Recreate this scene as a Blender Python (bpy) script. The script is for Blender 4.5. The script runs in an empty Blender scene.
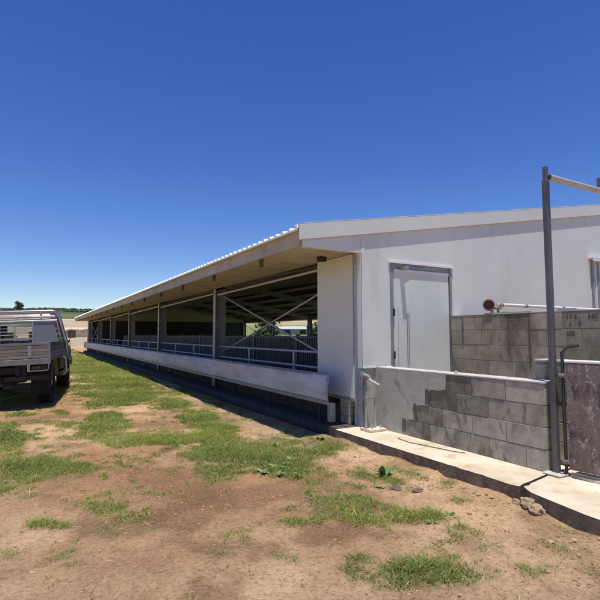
import bpy, bmesh, math, random
import numpy as np
from mathutils import Vector, Matrix
random.seed(7); rng=np.random.default_rng(7)
S=bpy.context.scene; C=S.collection
R=math.radians

# ------------------------------------------------------------------ render / world / camera / sun
W=bpy.data.worlds.new("World"); S.world=W; W.use_nodes=True
nt=W.node_tree; bg=nt.nodes['Background']
sky=nt.nodes.new('ShaderNodeTexSky'); sky.sky_type='NISHITA'; sky.sun_disc=False
SUN=Vector((-.085,-.175,1)).normalized()
sky.sun_elevation=math.asin(SUN.z); sky.sun_rotation=math.atan2(SUN.x,SUN.y)
sky.altitude=300; sky.air_density=1.0; sky.dust_density=.1; sky.ozone_density=4.0
hs=nt.nodes.new('ShaderNodeHueSaturation'); hs.inputs['Hue'].default_value=.519; hs.inputs['Saturation'].default_value=1.28
nt.links.new(sky.outputs[0],hs.inputs['Color']); nt.links.new(hs.outputs[0],bg.inputs[0]); bg.inputs[1].default_value=.122
l=bpy.data.lights.new('sun','SUN'); l.energy=5.0; l.angle=R(.53); l.color=(1,.955,.88)
lo=bpy.data.objects.new('sun',l); C.objects.link(lo); lo.rotation_euler=SUN.to_track_quat('Z','Y').to_euler(); lo.location=(0,0,30)
cam=bpy.data.cameras.new('camera'); co=bpy.data.objects.new('camera',cam); C.objects.link(co)
cam.sensor_width=36; cam.lens=28.26; cam.clip_start=.05; cam.clip_end=12000
co.location=(0,0,1.32); co.rotation_euler=(R(94.25),0,R(-29.5)); S.camera=co
vs=S.view_settings; vs.view_transform='Standard'; vs.look='None'; vs.gamma=1; vs.use_curve_mapping=False; vs.exposure=.12

# ------------------------------------------------------------------ materials
def newmat(name):
    m=bpy.data.materials.new(name); m.use_nodes=True
    return m, m.node_tree, m.node_tree.nodes['Principled BSDF']
def N(t,ty,**k):
    n=t.nodes.new(ty)
    for a,b in k.items(): setattr(n,a,b)
    return n
def noise(t,scale,detail=4,rough=.6,stretch=None,dist=0):
    tc=N(t,'ShaderNodeTexCoord'); mp=N(t,'ShaderNodeMapping')
    t.links.new(tc.outputs['Object'],mp.inputs[0])
    if stretch: mp.inputs['Scale'].default_value=stretch
    n=N(t,'ShaderNodeTexNoise'); n.inputs['Scale'].default_value=scale; n.inputs['Detail'].default_value=detail
    n.inputs['Roughness'].default_value=rough; n.inputs['Distortion'].default_value=dist
    t.links.new(mp.outputs[0],n.inputs['Vector']); return n
def ramp(t,src,stops):
    r=N(t,'ShaderNodeValToRGB'); e=r.color_ramp.elements
    while len(e)<len(stops): e.new(.5)
    for k,(p,c) in enumerate(stops):
        e[k].position=p; e[k].color=(*c,1) if len(c)==3 else c
    t.links.new(src,r.inputs[0]); return r
def g(v): return (v,v,v)
def mat(name,a,b,scale=6,rough=.6,metal=0,bump=.0,bscale=60,stretch=None,lo=.35,hi=.65,attr=None,spots=None,rvar=.0,spec=None):
    m,t,P=newmat(name)
    n=noise(t,scale,5,.6,stretch); r=ramp(t,n.outputs['Fac'],[(lo,a),(hi,b)]); out=r.outputs[0]
    if spots:   # (scale, lo, hi, colour) darker or lighter blotches of dirt
        for (sc,l0,h0,col,*st) in spots:
            n2=noise(t,sc,6,.65,st[0] if st else None,.4); r2=ramp(t,n2.outputs['Fac'],[(l0,g(0)),(h0,g(1))])
            mx=N(t,'ShaderNodeMix',data_type='RGBA'); t.links.new(r2.outputs[0],mx.inputs[0]); t.links.new(out,mx.inputs[6]); mx.inputs[7].default_value=(*col,1); out=mx.outputs[2]
    if attr:
        at=N(t,'ShaderNodeAttribute',attribute_name=attr); mx=N(t,'ShaderNodeMix',data_type='RGBA',blend_type='MULTIPLY'); mx.inputs[0].default_value=1
        t.links.new(out,mx.inputs[6]); t.links.new(at.outputs['Color'],mx.inputs[7]); out=mx.outputs[2]
    t.links.new(out,P.inputs['Base Color']); P.inputs['Roughness'].default_value=rough; P.inputs['Metallic'].default_value=metal
    if spec is not None: P.inputs['Specular IOR Level'].default_value=spec
    if rvar:
        rr=N(t,'ShaderNodeMapRange'); rr.inputs['To Min'].default_value=rough-rvar; rr.inputs['To Max'].default_value=rough+rvar
        t.links.new(n.outputs['Fac'],rr.inputs['Value']); t.links.new(rr.outputs[0],P.inputs['Roughness'])
    if bump:
        nb=noise(t,bscale,4,.6,stretch); bp=N(t,'ShaderNodeBump'); bp.inputs['Strength'].default_value=bump; bp.inputs['Distance'].default_value=.01
        t.links.new(nb.outputs['Fac'],bp.inputs['Height']); t.links.new(bp.outputs[0],P.inputs['Normal'])
    return m
M={}
M['panel']=mat('white sandwich panel',(.60,.62,.575),(.65,.67,.625),1.2,.38,bump=.04,bscale=3,spots=[(2.2,.56,.8,(.50,.48,.45),(1,1,.25))],rvar=.05)
M['door']=mat('door panel',(.58,.60,.56),(.63,.65,.61),1.5,.35,bump=.03,bscale=4,spots=[(5,.6,.8,(.50,.47,.43))])
M['trim']=mat('white flashing',g(.72),g(.78),3,.35,bump=.03,bscale=10)
M['fascia']=mat('verge flashing',(.58,.595,.555),(.63,.645,.605),1.5,.4,bump=.05,bscale=4,stretch=(.6,1,3))
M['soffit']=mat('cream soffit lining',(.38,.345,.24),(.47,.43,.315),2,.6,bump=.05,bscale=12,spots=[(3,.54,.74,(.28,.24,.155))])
M['roof']=mat('white roof sheet',g(.72),g(.80),2,.32,bump=.03)
M['ceil']=mat('shade-dark shed lining',(.045,.045,.05),(.07,.07,.075),3,.6)  # interior shade put into this near-black colour
M['galv']=mat('galvanised steel',(.36,.40,.41),(.48,.52,.53),14,.42,.55,.05,40,spots=[(30,.5,.62,(.55,.60,.61))])
M['galvd']=mat('dull galvanised steel',(.24,.25,.26),(.33,.34,.35),10,.5,.4,.05,40)
M['frame']=mat('window trim',(.50,.51,.50),(.58,.58,.57),5,.45,.2)
M['curtain']=mat('white tarpaulin curtain',(.50,.50,.49),(.60,.60,.59),3,.5,bump=.6,bscale=4,stretch=(1,.35,2),spots=[(4,.50,.70,(.38,.35,.31),(1,.5,2)),(1.1,.52,.66,(.42,.40,.36),(1,1,4))])
M['darkc']=mat('shade-dark concrete',(.035,.032,.03),(.065,.06,.055),6,.9,bump=.3)  # shade below the side curtain put into the colour
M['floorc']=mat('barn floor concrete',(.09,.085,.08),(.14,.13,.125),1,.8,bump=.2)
M['backing']=mat('shade-dark backing sheet',(.014,.014,.024),(.026,.025,.04),3,.5)  # near-black, stands for the unlit interior
M['bars']=mat('galvanised pen bars',(.42,.43,.47),(.52,.53,.57),6,.45,.3)
M['block']=mat('grey concrete block',(.275,.252,.205),(.41,.378,.318),9,.92,bump=.45,bscale=120,attr='tone',
   spots=[(1.9,.50,.62,(.13,.12,.09),(1,1,.6)),(5,.54,.68,(.40,.375,.325)),(11,.56,.66,(.17,.155,.12),(1,1,.35)),(70,.60,.68,(.12,.11,.09))])
M['blockold']=mat('old brown concrete block',(.235,.205,.155),(.33,.295,.235),7,.95,bump=.5,bscale=110,attr='tone',
   spots=[(1.6,.50,.66,(.10,.085,.065),(1,1,.5)),(5,.58,.70,(.25,.235,.21)),(60,.60,.68,(.08,.07,.06))])
M['mortar']=mat('mortar',(.17,.155,.13),(.27,.25,.21),12,.95,bump=.3)
M['cap']=mat('pale mortar capping',(.42,.40,.355),(.54,.51,.455),7,.85,bump=.3,bscale=60)
M['render']=mat('grey cement render',(.35,.33,.28),(.45,.425,.37),3,.85,bump=.25,bscale=40,spots=[(3,.52,.72,(.20,.18,.155)),(9,.60,.72,(.33,.31,.29))])
M['stain']=mat('dark mould stain',(.075,.07,.06),(.13,.12,.105),14,.9,bump=.3,bscale=60)
M['slab']=mat('sandy concrete slab',(.50,.41,.29),(.66,.575,.44),2.4,.88,bump=.35,bscale=45,spots=[(4,.53,.68,(.46,.33,.20)),(14,.60,.72,(.62,.56,.46)),(55,.62,.70,(.30,.23,.16))])
M['slabside']=mat('dark brown slab edge',(.10,.075,.055),(.19,.145,.105),9,.95,bump=.6,bscale=40)  # much darker than the slab top
M['paint']=mat('black marker paint',g(.035),g(.08),20,.7)
M['steelrust']=mat('weathered dark steel post',(.10,.098,.105),(.17,.165,.17),7,.5,.5,.12,60,(1,1,.3),spots=[(6,.52,.70,(.17,.12,.09),(1,1,.3))])
M['steelpale']=mat('pale grey steel rail',(.36,.35,.33),(.48,.46,.42),8,.5,.35,.1,50)
M['rustpipe']=mat('rusty pipe',(.12,.06,.045),(.22,.12,.08),18,.8,.3,.3,60)
M['brass']=mat('corroded valve brass',(.26,.19,.14),(.42,.35,.29),22,.55,.4,.2,60)
M['whitepipe']=mat('white pvc pipe',g(.66),g(.75),6,.35)
M['rubber']=mat('tyre rubber',g(.010),g(.018),12,.9,bump=.3)
M['black']=mat('black plastic',g(.02),g(.03),12,.6)
M['under']=mat('dirty black chassis',(.018,.016,.015),(.04,.033,.028),9,.8,bump=.2)
M['alloy']=mat('dusty alloy tray',(.27,.27,.28),(.46,.46,.47),5,.26,.85,.08,8,(.3,1,2),rvar=.08,spots=[(7,.58,.72,(.38,.34,.30),(.4,1,2))])
M['alloyt']=mat('grimy alloy tail board',(.17,.165,.165),(.33,.32,.315),4,.30,.8,.08,8,(.3,1,3),rvar=.08,spots=[(9,.52,.68,(.22,.17,.13),(.3,1,3))])
M['alloyd']=mat('dull checker alloy',(.22,.21,.20),(.33,.32,.31),5,.42,.8,.4,160)
M['mesh']=mat('grey perforated sheet',(.15,.155,.165),(.21,.215,.23),120,.6,.0,.4,200)
M['bodyp']=mat('dusty maroon paint',(.085,.022,.026),(.12,.035,.036),3,.28,.1,spots=[(6,.5,.7,(.15,.09,.065))])
M['bodyw']=mat('white cab paint',g(.62),g(.68),3,.22)
M['red']=mat('red tail lamp',(.16,.015,.012),(.22,.02,.015),9,.2)
M['amber']=mat('amber lamp',(.20,.085,.03),(.26,.11,.04),9,.25)
M['mirror']=mat('brown mirror shell',(.10,.065,.05),(.15,.10,.08),9,.4)
M['bracket']=mat('stained timber cleat',(.07,.055,.035),(.12,.095,.06),10,.85)
M['rock']=mat('pale lumps of rubble',(.26,.17,.10),(.48,.35,.22),16,.95,bump=.6,bscale=60)
M['earth']=mat('brown earth heap',(.085,.058,.04),(.17,.12,.085),1.5,.98,bump=.6,bscale=3,spots=[(1.6,.54,.68,(.28,.21,.15))])
M['tankg']=mat('olive tank plastic',(.045,.05,.03),(.07,.075,.045),3,.5)
M['bark']=mat('bark',(.12,.09,.07),(.2,.16,.12),10,.95,bump=.5)
M['leafd']=mat('dark leaves',(.030,.048,.022),(.065,.085,.035),.8,.8)
M['leafr']=mat('rust brown leaves',(.20,.075,.035),(.30,.13,.06),2,.8)
M['leafw']=mat('weed leaves',(.12,.19,.05),(.20,.28,.085),20,.6)
M['twig']=mat('dry straw',(.45,.34,.20),(.62,.50,.32),8,.9)
def glassmat():
    m,t,P=newmat('window glass'); P.inputs['Base Color'].default_value=(.42,.46,.45,1); P.inputs['Roughness'].default_value=.02
    P.inputs['Transmission Weight'].default_value=1; P.inputs['IOR'].default_value=1.02; P.inputs['Coat Weight'].default_value=.6
    return m
M['glass']=glassmat()
def gatemat():
    m,t,P=newmat('peeling dark gate sheet')
    n=noise(t,6.5,10,.82,(1,1,.55),.1)
    r=ramp(t,n.outputs['Fac'],[(.38,(.035,.028,.032)),(.46,(.11,.08,.078)),(.50,(.24,.195,.185)),(.53,(.10,.068,.058)),(.60,(.36,.32,.30))])
    n2=noise(t,18,7,.75,(1,1,.8),.2); r2=ramp(t,n2.outputs['Fac'],[(.575,g(0)),(.61,g(1))])
    mx=N(t,'ShaderNodeMix',data_type='RGBA'); t.links.new(r2.outputs[0],mx.inputs[0]); t.links.new(r.outputs[0],mx.inputs[6]); mx.inputs[7].default_value=(.46,.44,.45,1)
    n3=noise(t,3,5,.6,(1,1,.15)); r3=ramp(t,n3.outputs['Fac'],[(.5,g(0)),(.62,g(.75))])
    m3=N(t,'ShaderNodeMix',data_type='RGBA'); t.links.new(r3.outputs[0],m3.inputs[0]); t.links.new(mx.outputs[2],m3.inputs[6]); m3.inputs[7].default_value=(.12,.065,.045,1)
    t.links.new(m3.outputs[2],P.inputs['Base Color']); P.inputs['Roughness'].default_value=.5
    bp=N(t,'ShaderNodeBump'); bp.inputs['Strength'].default_value=.8; bp.inputs['Distance'].default_value=.015; t.links.new(n2.outputs['Fac'],bp.inputs['Height']); t.links.new(bp.outputs[0],P.inputs['Normal'])
    return m
M['gate']=gatemat()
def groundmat():
    m,t,P=newmat('bare earth and turf')
    at=N(t,'ShaderNodeAttribute',attribute_name='soil')
    n=noise(t,1.3,8,.68); r=ramp(t,n.outputs['Fac'],[(.30,(.72,.64,.60)),(.5,(1,1,1)),(.70,(1.22,1.25,1.26))])
    n2=noise(t,34,10,.86); r2=ramp(t,n2.outputs['Fac'],[(.38,(.36,.31,.27)),(.48,(1,1,1)),(.64,(1.38,1.36,1.32))])
    a=N(t,'ShaderNodeMix',data_type='RGBA',blend_type='MULTIPLY'); a.inputs[0].default_value=1
    b=N(t,'ShaderNodeMix',data_type='RGBA',blend_type='MULTIPLY'); b.inputs[0].default_value=.85
    t.links.new(at.outputs['Color'],a.inputs[6]); t.links.new(r.outputs[0],a.inputs[7]); t.links.new(a.outputs[2],b.inputs[6]); t.links.new(r2.outputs[0],b.inputs[7])
    t.links.new(b.outputs[2],P.inputs['Base Color']); P.inputs['Roughness'].default_value=.97; P.inputs['Specular IOR Level'].default_value=.15
    n3=noise(t,17,10,.85); bp=N(t,'ShaderNodeBump'); bp.inputs['Strength'].default_value=.9; bp.inputs['Distance'].default_value=.05
    t.links.new(n3.outputs['Fac'],bp.inputs['Height']); t.links.new(bp.outputs[0],P.inputs['Normal'])
    return m
M['ground']=groundmat()
def grassmat():
    m,t,P=newmat('grass blades'); at=N(t,'ShaderNodeAttribute',attribute_name='tone')
    P.inputs['Roughness'].default_value=.55; P.inputs['Specular IOR Level'].default_value=.25
    t.links.new(at.outputs['Color'],P.inputs['Base Color'])
    tr=N(t,'ShaderNodeBsdfTranslucent'); mx=N(t,'ShaderNodeMixShader'); mx.inputs[0].default_value=.35
    mu=N(t,'ShaderNodeMix',data_type='RGBA',blend_type='MULTIPLY'); mu.inputs[0].default_value=1; mu.inputs[7].default_value=(1.5,1.5,.7,1)
    t.links.new(at.outputs['Color'],mu.inputs[6]); t.links.new(mu.outputs[2],tr.inputs['Color'])
    t.links.new(P.outputs[0],mx.inputs[1]); t.links.new(tr.outputs[0],mx.inputs[2]); t.links.new(mx.outputs[0],t.nodes['Material Output'].inputs[0])
    return m
M['grass']=grassmat()

# ------------------------------------------------------------------ mesh helpers
class MB:
    def __init__(s): s.v=[]; s.f=[]; s.c=[]
    def add(s,v,f,col=None):
        o=len(s.v); s.v+=[tuple(p) for p in v]; s.f+=[tuple(i+o for i in q) for q in f]; s.c+=[col or (1,1,1)]*len(v); return s
    def box(s,x0,x1,y0,y1,z0,z1,col=None,jit=0):
        v=[(x,y,z) for z in (z0,z1) for y in (y0,y1) for x in (x0,x1)]
        if jit: v=[tuple(c+random.uniform(-jit,jit) for c in p) for p in v]
        return s.add(v,[(0,2,3,1),(4,5,7,6),(0,1,5,4),(2,6,7,3),(0,4,6,2),(1,3,7,5)],col)
    def obox(s,c,dx,dy,dz,rot=None):
        Mx=rot or Matrix.Identity(3); v=[]
        for z in (-dz/2,dz/2):
            for y in (-dy/2,dy/2):
                for x in (-dx/2,dx/2): v.append(Vector(c)+Mx@Vector((x,y,z)))
        return s.add(v,[(0,2,3,1),(4,5,7,6),(0,1,5,4),(2,6,7,3),(0,4,6,2),(1,3,7,5)])
    def tube(s,pts,r,n=12,cap=True,hollow=None):
        pts=[Vector(p) for p in pts]; rr=r if isinstance(r,(list,tuple)) else [r]*len(pts); v=[]; f=[]
        up=None
        for i,p in enumerate(pts):
            d=((pts[min(i+1,len(pts)-1)]-pts[max(i-1,0)])).normalized()
            if up is None: a=d.cross(Vector((0,0,1)) if abs(d.z)<.9 else Vector((1,0,0))).normalized()
            else: a=(up-d*up.dot(d)).normalized()
            up=a; b=d.cross(a)
            for k in range(n):
                t=2*math.pi*k/n; v.append(p+(a*math.cos(t)+b*math.sin(t))*rr[i])
        for i in range(len(pts)-1):
            for k in range(n): f.append((i*n+k,i*n+(k+1)%n,(i+1)*n+(k+1)%n,(i+1)*n+k))
        if cap: f.append(tuple(range(n-1,-1,-1))); f.append(tuple((len(pts)-1)*n+k for k in range(n)))
        return s.add(v,f)
    def bar(s,p0,p1,w,h):   # rectangular bar between two points
        p0=Vector(p0);p1=Vector(p1); d=(p1-p0); L=d.length; d.normalize()
        a=d.cross(Vector((0,0,1)));  a=a.normalized() if a.length>.05 else Vector((1,0,0)); b=a.cross(d)
        m=Matrix((a,d,b)).transposed(); return s.obox((p0+p1)/2,w,L,h,m)
    def prism(s,poly,axis,a,b):  # poly of 2D points; axis 0: (y,z) along x; 1: (x,z) along y; 2: (x,y) along z
        def P(q,t): return {0:(t,q[0],q[1]),1:(q[0],t,q[1]),2:(q[0],q[1],t)}[axis]
        n=len(poly); v=[P(q,a) for q in poly]+[P(q,b) for q in poly]
        f=[tuple(range(n)),tuple(range(2*n-1,n-1,-1))]+[(i,n+i,n+(i+1)%n,(i+1)%n) for i in range(n)]
        return s.add(v,f)
    def build(s,name,m,parent=None,smooth=False,bevel=0,loc=None,tone=False):
        me=bpy.data.meshes.new(name); me.from_pydata(s.v,[],s.f); me.update()
        bm=bmesh.new(); bm.from_mesh(me); bmesh.ops.recalc_face_normals(bm,faces=bm.faces); bm.to_mesh(me); bm.free()
        if tone:
            ca=me.color_attributes.new('tone','FLOAT_COLOR','POINT'); ca.data.foreach_set('color',[q for c in s.c for q in (*c,1)])
        me.materials.append(m)
        if smooth:
            me.polygons.foreach_set('use_smooth',[True]*len(me.polygons))
            try: me.set_sharp_from_angle(angle=R(40))
            except Exception: pass
        o=bpy.data.objects.new(name,me); C.objects.link(o)
        if parent: o.parent=parent
        if loc: o.location=loc
        if bevel:
            b=o.modifiers.new('b','BEVEL'); b.width=bevel; b.segments=2; b.limit_method='ANGLE'; b.angle_limit=R(40)
        return o
def tag(o,label=None,cat=None,group=None,kind=None):
    if label: o['label']=label
    if cat: o['category']=cat
    if group: o['group']=group
    if kind: o['kind']=kind
    return o
def empty(name,loc,rot=(0,0,0)):
    o=bpy.data.objects.new(name,None); C.objects.link(o); o.location=loc; o.rotation_euler=rot; o.empty_display_size=.3; return o
def copy_tree(o,parent=None,offset=None):
    c=o.copy(); C.objects.link(c); c.parent=parent
    if offset is not None: c.location=Vector(o.location)+Vector(offset)
    for ch in [q for q in bpy.data.objects if q.parent==o and q!=c]: copy_tree(ch,c)
    return c

# ------------------------------------------------------------------ value noise
def vnoise(x,y,seed=0):
    xi=np.floor(x).astype(np.int64); yi=np.floor(y).astype(np.int64); xf=x-xi; yf=y-yi
    def h(a,b):
        n=(a*374761393+b*668265263+seed*1442695041)&0xffffffff; n=((n^(n>>13))*1274126177)&0xffffffff; return ((n^(n>>16))&0xffff)/65535.
    u=xf*xf*(3-2*xf); v=yf*yf*(3-2*yf)
    return (h(xi,yi)*(1-u)+h(xi+1,yi)*u)*(1-v)+(h(xi,yi+1)*(1-u)+h(xi+1,yi+1)*u)*v
def fbm(x,y,s,o=4,seed=0,p=.5):
    r=0;a=1;t=0
    for k in range(o): r=r+a*vnoise(x*s+17.3*k,y*s-9.1*k,seed+k); t+=a; a*=p; s*=2.03
    return r/t
PATCH=[(-0.21,7.27,0.18,-0.1,-0.04,1.0),(0.15,5.35,0.36,-0.21,0.01,0.52),(-0.19,4.98,0.08,-0.05,-0.01,0.19),(1.03,7.79,0.28,-0.16,0.1,0.81),(1.02,6.51,0.32,-0.18,0.06,0.38),(2.41,9.01,0.24,-0.14,0.24,0.91),(2.33,7.45,0.25,-0.14,0.25,0.81),(2.26,6.32,0.21,-0.13,0.21,0.59),(1.5,6.11,0.22,-0.13,0.07,0.29),(2.04,4.95,0.4,-0.23,0.27,0.66),(2.33,4.73,0.24,-0.14,0.3,0.62),(1.65,4.46,0.24,-0.13,0.1,0.29),(2.23,4.17,0.18,-0.1,0.15,0.27),(1.88,11.43,0.56,-0.31,0.19,1.19),(1.14,9.88,0.23,-0.13,0.05,0.42),(2.36,15.3,0.75,-0.46,0.6,4.5),(2.5,23.5,0.65,-0.47,1.0,9.5),(2.09,3.01,0.32,-0.18,0.15,0.22),(1.73,2.99,0.16,-0.08,0.06,0.09),(2.46,2.69,0.17,-0.1,0.08,0.09),(0.12,3.86,0.16,-0.09,0.0,0.09),(0.85,4.62,0.04,-0.02,0.02,0.09),(0.63,4.82,0.04,-0.03,0.02,0.13),(-0.17,9.3,0.32,-0.18,-0.01,0.35),(0.45,9.07,0.15,-0.09,0.01,0.35),(0.68,14.1,0.13,-0.08,0.13,2.92),
 (-1.4,5.6,1.0,-.3,.1,.9),(-1.2,3.6,.6,-.2,.1,.4),(.5,2.3,.35,-.2,.1,.2),(1.9,2.1,.4,-.2,.1,.2),(-1.0,8.2,.5,-.2,.1,.6),(.2,1.4,.4,-.1,.1,.25)]
def turf(x,y):
    m=np.zeros_like(x)
    w=fbm(x,y,1.7,4,5,.6)-.5; w2=fbm(x,y,8,4,11,.65)-.5
    for (cx,cy,ax,ay,bx,by) in PATCH:
        det=ax*by-ay*bx; dx=x-cx; dy=y-cy
        s=(dx*by-dy*bx)/det; t=(ax*dy-ay*dx)/det
        m=np.maximum(m,1.32-np.sqrt(s*s+t*t))
    far=np.clip((y-10)/8,0,1)*np.clip((3.1-x)/.6,0,1)*(.40+.8*(fbm(x,y,.22,3,31)-.5)*2)
    m=np.maximum(m,far)
    m=np.maximum(m,np.clip((x-17.6)/.8,0,1)*np.clip((120-np.hypot(x,y))/40,0,1)*.9)
    m=m*1.05+w*1.75+w2*1.45+.19+.20*smooth(3.6,5,y)*smooth(.4,1.2,x)
    m=m*np.clip((62-y)/6,0,1)
    return np.clip((m-.16)/.62,0,1)
def smooth(a,b,t): t=np.clip((t-a)/(b-a),0,1); return t*t*(3-2*t)
ZD=[0,60,100,160,320,600,1000,1500,2200,3500,6000]; ZV=[0,0,.9,4.2,11,15.5,44,76,90,80,60]
def ground_z(x,y,fine=True):
    d=np.hypot(x,y)
    z=np.interp(d,ZD,ZV)
    z=z*(1+smooth(500,1300,d)*(.22*(fbm(x,y,.0016,4,41)-.5)))
    near=1-smooth(40,70,d)
    z=z+near*((fbm(x,y,.9,3,1)-.5)*.055)
    if fine:
        z=z+near*((fbm(x,y,5,4,2,.6)-.5)*.045)+near*((fbm(x,y,22,3,3,.6)-.5)*.010)
        # shallow boot and tyre prints in the bare earth
        for cx,cy,a,b,dp in ((.72,6.75,.10,.28,.035),(.95,6.2,.08,.22,.03),(.55,4.0,.25,.16,.02),(1.9,3.6,.3,.15,.02),(1.2,4.1,.22,.2,.02)):
            z=z-dp*np.exp(-(((x-cx)/a)**2+((y-cy)/b)**2))
    z=z-.045*np.clip(.25-x,0,2.2)*smooth(7.5,9.2,y)*near
    # flat beneath the shed and the slab; earth settles a little towards the slab
    z=z+.050*np.exp(-((3.36-x)/.10)**2)*(fbm(x,y,3.1,3,19)-.32)*2*((y>-2)&(y<5.3))
    if fine:   # worn wheel track with lug marks
        for c0 in (.78,-.72):
            xc=c0+.16*np.sin(y*.33+.6)+.05*y*.3; e=np.exp(-((x-xc)/.10)**4)*((y>1)&(y<11))
            z=z-e*(.014+.007*np.sin((y+.35*np.abs(x-xc))*2*np.pi/.085))*np.clip(fbm(x,y,1.3,2,23)*2.2-.6,0,1)
    inside=smooth(3.36,3.52,x)
    zone=inside*((y>-3)&(y<41.5)&(x<17.4))
    z=z*(1-zone)-.06*zone
    return z

# ------------------------------------------------------------------ ground sheet (one graded grid, dense by the camera)
def graded(lo,hi,n,c,k):
    a=math.asinh((lo-c)/k); b=math.asinh((hi-c)/k); return c+k*np.sinh(np.linspace(a,b,n))
gx=graded(-4500,4500,520,1.5,1.1); gy=graded(-3000,5000,640,4.2,1.3)
X,Y=np.meshgrid(gx,gy); X=X.ravel(); Y=Y.ravel(); Z=ground_z(X,Y)
nx,ny=len(gx),len(gy)
me=bpy.data.meshes.new('ground'); me.vertices.add(nx*ny); me.vertices.foreach_set('co',np.stack([X,Y,Z],1).ravel())
i=np.arange(nx*ny).reshape(ny,nx); q=np.stack([i[:-1,:-1],i[:-1,1:],i[1:,1:],i[1:,:-1]],-1).reshape(-1,4)
me.loops.add(q.size); me.polygons.add(len(q)); me.loops.foreach_set('vertex_index',q.ravel()); me.polygons.foreach_set('loop_start',np.arange(0,q.size,4)); me.polygons.foreach_set('loop_total',np.full(len(q),4))
me.polygons.foreach_set('use_smooth',np.ones(len(q),bool)); me.update(); me.validate()
d=np.hypot(X,Y); T=turf(X,Y)[:,None]
n1=fbm(X,Y,.55,4,61)[:,None]; n2=fbm(X,Y,2.2,4,62)[:,None]
pale=np.array([[.76,.50,.285]]); red=np.array([[.53,.30,.155]]); dark=np.array([[.28,.155,.080]])
w=np.clip((n1-.35)/.3,0,1); col=red*(1-w)+pale*w
w=np.clip((n2-.53)/.12,0,1)*.6; col=col*(1-w)+dark*w
damp=np.exp(-(((X-1.15)/.5)**2+((Y-4.25)/.8)**2))[:,None]*.6; col=col*(1-damp)+dark*damp
sand=(smooth(2.5,2.9,X)*(1-smooth(3.2,3.6,X))*smooth(4,6,Y))[:,None]*.6; col=col*(1-sand)+np.array([[.50,.37,.255]])*sand
col=col*(1-T*.75)+np.array([[.26,.235,.10]])*T*.75
tan=smooth(56,66,d)[:,None]; tn=fbm(X*.25,Y,.03,4,71)[:,None]
tc=np.array([[.58,.45,.31]])*(1-np.clip((tn-.5)/.1,0,1)*.35)
col=col*(1-tan)+tc*tan
rt=(smooth(17.4,18.5,X)*(1-smooth(150,260,d)))[:,None]; col=col*(1-rt)+np.array([[.16,.21,.07]])*rt
hill=smooth(340,520,d)[:,None]; hn=fbm(X,Y,.006,5,81)[:,None]; hc=np.array([[.075,.088,.040]])*(1-np.clip((hn-.5)/.12,0,1))+np.array([[.13,.135,.062]])*np.clip((hn-.5)/.12,0,1)
far2=smooth(800,1500,d)[:,None]; hc=hc*(1-far2)+np.array([[.045,.06,.042]])*far2  # farthest hills tinted bluer, haze put into the colour
col=col*(1-hill)+hc*hill
ca=me.color_attributes.new('soil','FLOAT_COLOR','POINT'); ca.data.foreach_set('color',np.concatenate([col,np.ones((len(col),1))],1).ravel())
me.materials.append(M['ground']); go=bpy.data.objects.new('ground',me); C.objects.link(go); tag(go,kind='structure')

# ------------------------------------------------------------------ grass, clods, straw
def blades(n_try,x0,x1,y0,y1,h0,h1,wd,clump=False,seed=0,thr=.12):
    r=np.random.default_rng(seed); x=r.uniform(x0,x1,n_try); y=r.uniform(y0,y1,n_try)
    t=turf(x,y); k=r.random(n_try)<np.clip((t-thr)/(1-thr),0,1)**1.15+.012*(t>0)
    k&=~((x>3.28)&(x<17.5)&(y>-3)&(y<41.5)); x=x[k]; y=y[k]; t=t[k]; n=len(x)
    z=ground_z(x,y)-.004; hN=fbm(x,y,2.6,3,91)
    h=r.uniform(h0,h1,n)*(.40+.6*t)*(.12+1.15*hN)*np.where(r.random(n)<.06,1.7,1); a=r.uniform(0,2*np.pi,n); w=wd*r.uniform(.6,1.3,n); ln=r.uniform(.4,2.2,n)*h; b=r.uniform(0,2*np.pi,n)
    dx=np.cos(a)*w;dy=np.sin(a)*w; lx=np.cos(b)*ln; ly=np.sin(b)*ln
    V=np.empty((n,5,3)); 
    V[:,0]=np.stack([x-dx,y-dy,z],1); V[:,1]=np.stack([x+dx,y+dy,z],1)
    V[:,2]=np.stack([x+dx*.8+lx*.4,y+dy*.8+ly*.4,z+h*.6],1); V[:,3]=np.stack([x-dx*.8+lx*.4,y-dy*.8+ly*.4,z+h*.6],1); V[:,4]=np.stack([x+lx,y+ly,z+h],1)
    p=fbm(x,y,1.1,3,92); mixv=np.clip(p*1.6-.4+r.normal(0,.22,n),0,1)[:,None]
    c=np.array([[.115,.180,.035]])*(1-mixv)+np.array([[.35,.38,.10]])*mixv
    dry=(r.random(n)<.14+.40*(1-t))[:,None]; c=np.where(dry,np.array([[.48,.39,.19]])*r.uniform(.6,1.2,(n,1)),c)
    return V,c
def grass_obj(parts,name):
    V=np.concatenate([p[0] for p in parts]); Cc=np.concatenate([p[1] for p in parts]); n=len(V)
    me=bpy.data.meshes.new(name); me.vertices.add(n*5); me.vertices.foreach_set('co',V.reshape(-1))
    b=np.arange(n)*5; quad=np.stack([b,b+1,b+2,b+3],1); tri=np.stack([b+3,b+2,b+4],1)
    idx=np.concatenate([quad.ravel(),tri.ravel()]); me.loops.add(len(idx)); me.polygons.add(2*n); me.loops.foreach_set('vertex_index',idx)
    ls=np.concatenate([np.arange(n)*4,4*n+np.arange(n)*3]); me.polygons.foreach_set('loop_start',ls); me.polygons.foreach_set('loop_total',np.concatenate([np.full(n,4),np.full(n,3)])); me.update()
    ca=me.color_attributes.new('tone','FLOAT_COLOR','POINT'); ca.data.foreach_set('color',np.repeat(np.concatenate([Cc,np.ones((n,1))],1),5,0).ravel())
    me.materials.append(M['grass']); o=bpy.data.objects.new(name,me); C.objects.link(o); return o
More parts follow.
